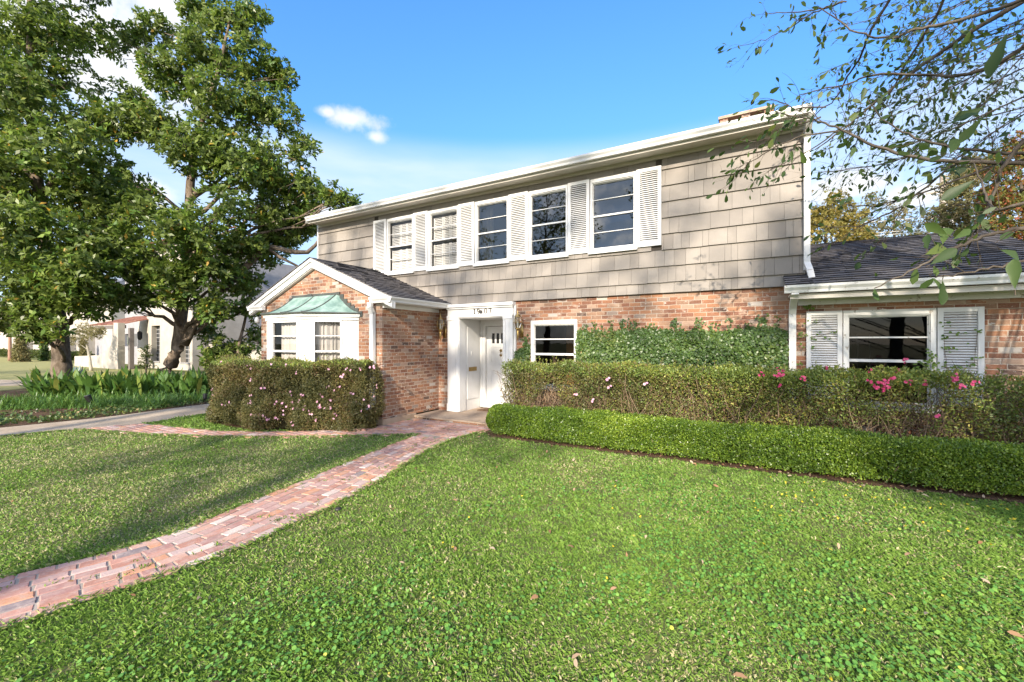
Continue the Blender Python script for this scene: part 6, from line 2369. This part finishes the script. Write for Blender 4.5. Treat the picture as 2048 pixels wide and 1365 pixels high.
mb.tube([(pb.x, pb.y, 0), (pb.x, pb.y, ztop * 0.5), (pb.x, pb.y, ztop)], [0.24, 0.21, 0.17], 10)
build('post', mb, mat('pole_timber', lambda nt: pbsdf(nt, nt.mix(nt.noise(nt.vm('MULTIPLY', nt.obj(), (12, 12, 0.6)), 1, 4), (0.30, 0.24, 0.19), (0.46, 0.39, 0.33)), 0.9)), up)
for zz in (at(1886, 436, 29).z, at(1886, 385, 29).z):
    mb = MB()
    mb.box(pb.x - 0.9, pb.x + 0.9, pb.y - 0.25, pb.y - 0.17, zz - 0.06, zz + 0.06)
    build('crossarm', mb, MATS['pole_timber'], up)
mb = MB()
mb.tube([(pb.x + 0.3, pb.y - 0.35, at(0, 470, 29).z), (pb.x + 0.3, pb.y - 0.35, at(0, 440, 29).z)], 0.2, 10)
build('transformer', mb, mat('galvanised_grey', lambda nt: pbsdf(nt, (0.45, 0.45, 0.44), 0.5, 0.3)), up)
WIRE = mat('pale_cable', lambda nt: pbsdf(nt, (0.55, 0.54, 0.52), 0.5))
for i, (ya, yb, lab) in enumerate(((432, 447, 'topmost pale cable running to the utility pole'), (456, 466, 'middle pale cable running to the utility pole'), (461, 471, 'lowest pale cable running to the utility pole'))):
    a, bb = at(1886, ya, 28.6), at(1400, yb + 4, 36)
    c2 = at(2300, ya - 20, 24)
    mb = MB()
    pts = [a.lerp(bb, k / 10) - Vector((0, 0, 0.35 * math.sin(math.pi * k / 10))) for k in range(11)]
    mb.tube(pts[::-1] + [a.lerp(c2, k / 6) - Vector((0, 0, 0.3 * math.sin(math.pi * k / 6))) for k in range(1, 7)], 0.020, 5)
    tag(build('power_cable', mb, WIRE, loc=a), lab, 'cable', 'cables at the utility pole')


# ------------------------------------------------------------------ the oak that overhangs from the right
ok = thing('oak_tree', 'bare twigged oak reaching in from the right edge with few green leaves', 'tree', (4.3, 2.0, 0))
mb = MB()
tw = MB()
TRK = [Vector((4.3, 2.0, -0.1)), Vector((4.25, 2.0, 1.5)), Vector((4.1, 2.1, 3.2)), Vector((3.9, 2.3, 5.2)), Vector((3.6, 2.2, 7.5))]
mb.tube(TRK, [0.30, 0.24, 0.21, 0.16, 0.09], 12)
BR = [
    (2.3, 3.0, 0.012, [(2060, 328), (1889, 324), (1772, 299), (1684, 261), (1626, 239), (1552, 226)]),
    (2.5, 3.0, 0.010, [(2060, 312), (1933, 299), (1831, 275), (1776, 246), (1735, 200)]),
    (3.2, 4.2, 0.020, [(2060, -6), (1948, 59), (1890, 100), (1816, 152), (1743, 211), (1699, 249), (1630, 300)]),
    (3.0, 3.8, 0.016, [(2060, 80), (1992, 129), (1919, 152), (1850, 150), (1743, 152), (1690, 168), (1600, 190)]),
    (2.8, 3.4, 0.014, [(2060, -5), (1995, 18), (1900, 46), (1831, 59), (1787, 76), (1728, 70), (1684, 47), (1640, 15)]),
    (1.7, 1.9, 0.009, [(2065, 452), (1996, 467), (1930, 487), (1880, 510), (1820, 545), (1749, 577)]),
    (1.55, 1.7, 0.006, [(2065, 520), (1990, 533), (1930, 544), (1870, 556)]),
    (2.4, 3.1, 0.008, [(1960, 318), (1908, 331), (1820, 401), (1754, 438), (1701, 454), (1650, 452)]),
    (2.5, 3.0, 0.008, [(2065, 312), (1963, 341), (1820, 394), (1732, 413), (1688, 406)]),
    (3.4, 4.0, 0.008, [(1684, 6), (1640, 18), (1580, 26), (1529, 29)]),
    (3.4, 4.1, 0.006, [(1690, 2), (1626, 26), (1579, 56), (1520, 82), (1466, 97)]),
    (3.6, 4.4, 0.013, [(1900, -20), (1860, 50), (1816, 123), (1772, 199), (1720, 270)]),
    (3.6, 4.6, 0.012, [(1790, -15), (1743, 59), (1722, 111), (1693, 155), (1670, 199), (1632, 228), (1585, 300)]),
    (2.0, 2.4, 0.010, [(2065, 400), (2000, 420), (1975, 400), (1960, 360), (1945, 320)]),
    (2.2, 2.4, 0.012, [(2070, 250), (2010, 330), (1985, 390), (1960, 440), (1940, 480)]),
    (3.2, 3.6, 0.007, [(1640, 235), (1560, 262), (1540, 276), (1510, 284), (1480, 280)]),
    (3.2, 3.6, 0.007, [(1700, 262), (1610, 270), (1540, 300), (1500, 325), (1455, 342)]),
    (3.4, 3.8, 0.006, [(1650, 215), (1590, 216), (1545, 200), (1510, 210)]),
    (3.4, 3.9, 0.006, [(1690, 250), (1620, 300), (1560, 330), (1525, 345)]),
]
for k in range(22):
    y0 = random.uniform(-160, 240)
    x1_ = random.uniform(1630, 1900)
    dy = random.uniform(90, 230)
    t = random.uniform(4.2, 6.2)
    BR.append((t, t + random.uniform(-0.3, 0.6), 0.009, [(2090, y0), ((2090 + x1_) / 2 + 20, y0 + dy * 0.42 + random.uniform(-20, 20)), ((2090 + 2 * x1_) / 3, y0 + dy * 0.7), (x1_, min(y0 + dy, 345))]))
right_v = Vector((CS, SN, 0))
fwd_v = Vector((-SN, CS, 0))
lf_p, lf_a, lf_l = [], [], []


def add_leaf(p, d, big):
    lf_p.append(tuple(p))
    a = Vector(d).normalized() + Vector((random.gauss(0, 0.6), random.gauss(0, 0.6), random.gauss(-0.35, 0.5)))
    lf_a.append(tuple(a))
    lf_l.append(big)


def twig(p, d, L, r, depth, leafp, ls):
    n = 5
    pts = [Vector(p)]
    d = Vector(d).normalized()
    for k in range(n):
        d = (d + Vector((random.gauss(0, 0.16), random.gauss(0, 0.16), random.gauss(-0.03, 0.16)))).normalized()
        pts.append(pts[-1] + d * (L / n))
    tw.tube(pts, [r * (1 - 0.7 * k / n) for k in range(n + 1)], 4, cap=False)
    for k in range(1, n + 1):
        if random.random() < leafp:
            add_leaf(pts[k], d, ls * random.uniform(0.55, 1.25))
    if depth > 0:
        for k in range(random.choice([1, 2, 2, 3])):
            i = random.randint(1, n - 1)
            dd = (pts[i + 1] - pts[i]).normalized() + Vector((random.gauss(0, 0.55), random.gauss(0, 0.55), random.gauss(-0.05, 0.5)))
            twig(pts[i], dd, L * random.uniform(0.35, 0.65), r * 0.6, depth - 1, leafp, ls)


for bi, (t0, t1, r, px) in enumerate(BR):
    n = len(px)
    ctrl = [at(x, y, t0 + (t1 - t0) * k / (n - 1)) for k, (x, y) in enumerate(px)]
    pts = []
    for k in range(n - 1):
        p0, p1, p2, p3 = ctrl[max(k - 1, 0)], ctrl[k], ctrl[k + 1], ctrl[min(k + 2, n - 1)]
        for q in range(5):
            s = q / 5
            pts.append(0.5 * ((2 * p1) + (p2 - p0) * s + (2 * p0 - 5 * p1 + 4 * p2 - p3) * s * s + (3 * p1 - p0 - 3 * p2 + p3) * s ** 3) + Vector((random.gauss(0, 0.004), random.gauss(0, 0.004), random.gauss(0, 0.004))))
    pts.append(ctrl[-1])
    m_ = len(pts)
    rad = [r * (1 - 0.75 * k / (m_ - 1)) for k in range(m_)]
    mb.tube(pts, rad, 7)
    if px[0][0] > 2040:     # joins the trunk beyond the frame
        p = pts[0]
        dd = (pts[0] - pts[1]).normalized()
        tz = min(max(p.z - 0.35 * (Vector((4.1, 2.1, 0)) - Vector((p.x, p.y, 0))).length, 1.2), 6.5)
        e = Vector((4.15, 2.08, tz))
        mb.tube([p, p + dd * 0.35, (p + dd * 0.5).lerp(e, 0.5), e], [r, r * 1.1, r * 1.4, r * 1.8], 7)
    Lb = sum((b - a).length for a, b in zip(pts, pts[1:]))
    far = t0 > 4.1
    near = t0 < 2.0
    for q in range(int(Lb * (13 if far else (6 if near else 10)))):
        i = random.randint(2, m_ - 2)
        d = (pts[i + 1] - pts[i]).normalized()
        side = Vector((random.gauss(0, 0.5), random.gauss(0, 0.5), random.gauss(-0.1, 0.55)))
        dirv = d * 0.9 + side
        twig(pts[i], dirv, random.uniform(0.15, 0.42) * (0.8 if near else 1.25 if far else 1.0), min(0.0028, rad[i] * 0.6), 1 if not near else 0, 0.34 if not far else 0.26, 0.064 if not far else 0.075)
    add_leaf(pts[-1], pts[-1] - pts[-2], 0.06)
# the large leaves close to the lens: lobed at the tip, curled along the midrib, on short stalks
BL = MB()
OUT = [(0.10, 0.03), (0.25, 0.09), (0.42, 0.13), (0.58, 0.18), (0.70, 0.20), (0.80, 0.17), (0.90, 0.11), (0.97, 0.05)]


def big_leaf(p, d, L):
    d = Vector(d).normalized()
    v = (Vector(p) - Vector((0, 0, CAM_H))).normalized()
    nrm = (-v * random.uniform(0.5, 1.0) + Vector((random.gauss(0, 0.35), random.gauss(0, 0.35), random.gauss(0.35, 0.35)))).normalized()
    s_ = d.cross(nrm).normalized()
    nrm = s_.cross(d)
    wk = random.uniform(0.75, 1.1)
    cv = random.uniform(-0.12, 0.22)
    rib, lo, hi = [], [], []
    for (u, w_) in OUT:
        m0 = Vector(p) + d * (u * L) - nrm * (cv * L * u * u)
        rib.append(m0)
        e1, e2 = random.uniform(0.9, 1.12), random.uniform(0.9, 1.12)
        lo.append(m0 - s_ * (w_ * L * wk * e1) + nrm * (w_ * L * 0.28))
        hi.append(m0 + s_ * (w_ * L * wk * e2) + nrm * (w_ * L * 0.28))
    tip = Vector(p) + d * L - nrm * (cv * L)
    n_ = len(OUT)
    vs = [Vector(p)] + rib + lo + hi + [tip]
    R0, L0, H0, T0 = 1, 1 + n_, 1 + 2 * n_, 1 + 3 * n_
    fs = [(0, L0, R0), (0, R0, H0)]
    for q in range(n_ - 1):
        fs += [(R0 + q, L0 + q, L0 + q + 1, R0 + q + 1), (R0 + q, R0 + q + 1, H0 + q + 1, H0 + q)]
    fs += [(R0 + n_ - 1, L0 + n_ - 1, T0), (R0 + n_ - 1, T0, H0 + n_ - 1)]
    BL.add(vs, fs, random.random())
    tw.tube([Vector(p), Vector(p) - d * (0.18 * L) + nrm * 0.004], [0.0012, 0.0016], 4)


for (px, py, t, dxp, dyp, L) in [(2015, 65, 1.7, -30, 85, 0.16), (2020, 185, 1.8, -20, 4, 0.06), (1722, 205, 2.1, 8, -45, 0.075), (1895, 250, 1.9, 80, -35, 0.14), (1968, 215, 1.9, -60, 25, 0.12), (1965, 235, 1.9, -40, 55, 0.12), (1900, 310, 1.9, 30, -60, 0.10), (1700, 318, 2.4, 18, -45, 0.08), (2000, 500, 1.35, 70, 20, 0.13), (2030, 580, 1.3, -10, -70, 0.10), (1895, 470, 1.5, -45, -20, 0.08), (1885, 490, 1.5, 25, -60, 0.10), (1850, 510, 1.5, 70, -25, 0.11), (1860, 530, 1.5, 50, -35, 0.10), (1855, 500, 1.5, 5, -45, 0.07), (1905, 480, 1.5, 45, -28, 0.08), (1885, 560, 1.5, -8, 60, 0.09), (1862, 555, 1.5, 30, 35, 0.08), (1950, 360, 1.7, -60, 40, 0.12), (1800, 390, 2.1, 28, -28, 0.08), (1885, 400, 2.0, 75, -45, 0.13), (1750, 545, 1.7, 8, 15, 0.03), (1505, 205, 2.9, 14, -32, 0.09), (1555, 64, 3.3, 24, -8, 0.09), (1585, 325, 2.8, -4, -28, 0.075), (1545, 290, 2.8, 12, -35, 0.10), (1515, 375, 3.0, 12, -28, 0.09), (1600, 300, 2.8, 10, 34, 0.1), (1570, 305, 2.8, -4, 25, 0.07), (1620, 250, 2.8, 12, -30, 0.08), (1660, 140, 3.0, -25, 25, 0.08), (1710, 95, 3.1, 25, -10, 0.09), (1735, 40, 3.2, 20, -25, 0.09)]:
    a = at(px, py, t)
    b_ = at(px + dxp, py + dyp, t + 0.02)
    big_leaf(a, (b_ - a).normalized() + fwd_v * random.uniform(-0.25, 0.25), L)
P = np.array(lf_p)
A = np.array(lf_a)
L = np.array(lf_l)
n = len(P)
N = unit(-np.array(fwd_v)[None] * 0.5 + np.array([0, 0, 0.5]) + 0.8 * RNG.normal(size=(n, 3)))
build('trunk', mb, BARK_OAK, ok, True)
V = leaf_hex(P, A, N, L, L * (0.34 + 0.2 * RNG.random(n)), 0.12, 0.12)
npmesh('crown', V, 6, NEARL, RNG.random(n), ok)
build('leaves', BL, NEARL, ok, True)
build('twigs', tw, TWIG, ok)


# ------------------------------------------------------------------ trees across the lawn and the street, behind the camera
def street_oak(x, y, h, spread, label, seed, dense=1.0, low=0.22, lsz=0.20, gap=0.42):
    st = random.getstate()
    random.seed(int(seed * 10))
    b = Vector((x, y, 0))
    tr = [b, b + Vector((0.1, 0, h * 0.14)), b + Vector((0.2, 0.1, h * 0.28)), b + Vector((-0.2, 0.3, h * 0.5)), b + Vector((0.1, 0, h * 0.85))]
    C, Q = [], []
    for k in range(40):
        f = random.random() ** 0.8
        zz = h * (low + (1 - low) * f)
        rr = spread * (0.35 + 0.9 * math.sin(math.pi * (0.18 + 0.72 * f))) * 0.8 * math.sqrt(random.random())
        an = random.uniform(0, 6.283)
        C.append((x + rr * math.cos(an), y + rr * math.sin(an) * 0.8, zz))
        Q.append(spread * random.uniform(0.22, 0.40) * (1.0 - 0.3 * f))
    tree('street_oak', label, b, tr, [h * 0.018, h * 0.015, h * 0.012, h * 0.008, h * 0.003], C, Q, int(1500 * dense * spread / 4), lsz, OAKL, BARK_OAK, 'oaks across the street', 6, gap, seed=seed, limb_r=h * 0.007, freq=0.95, wr=0.5)
    random.setstate(st)


street_oak(-6.5, -24, 24, 4.6, 'broad oak across the street, facing the front walk', 1.3, 1.05, 0.58, 0.22, 0.54)
street_oak(1.2, -25, 25, 4.4, 'round oak across the street, facing the ivy wall', 2.6, 1.35, 0.56, 0.22, 0.54)
street_oak(9.4, -24, 24.5, 4.4, 'oak across the street, facing the wing', 3.9, 1.35, 0.56, 0.22, 0.54)
street_oak(17, -26, 17, 6.0, 'oak across the street at the far right', 4.7, 1.7, 0.2, 0.24, 0.47)
street_oak(-20.0, -27.0, 20.0, 6.4, 'huge old oak mirrored in the upstairs windows', 5.2, 1.5, 0.30)
street_oak(-31.0, -25.0, 18.0, 6.0, 'old oak down the street, mirrored in the middle upstairs window', 6.5, 1.5, 0.25)
street_oak(-10.5, -31.0, 12.5, 5.0, 'smaller oak whose top shows in the last upstairs window', 7.8, 1.0, 0.2)
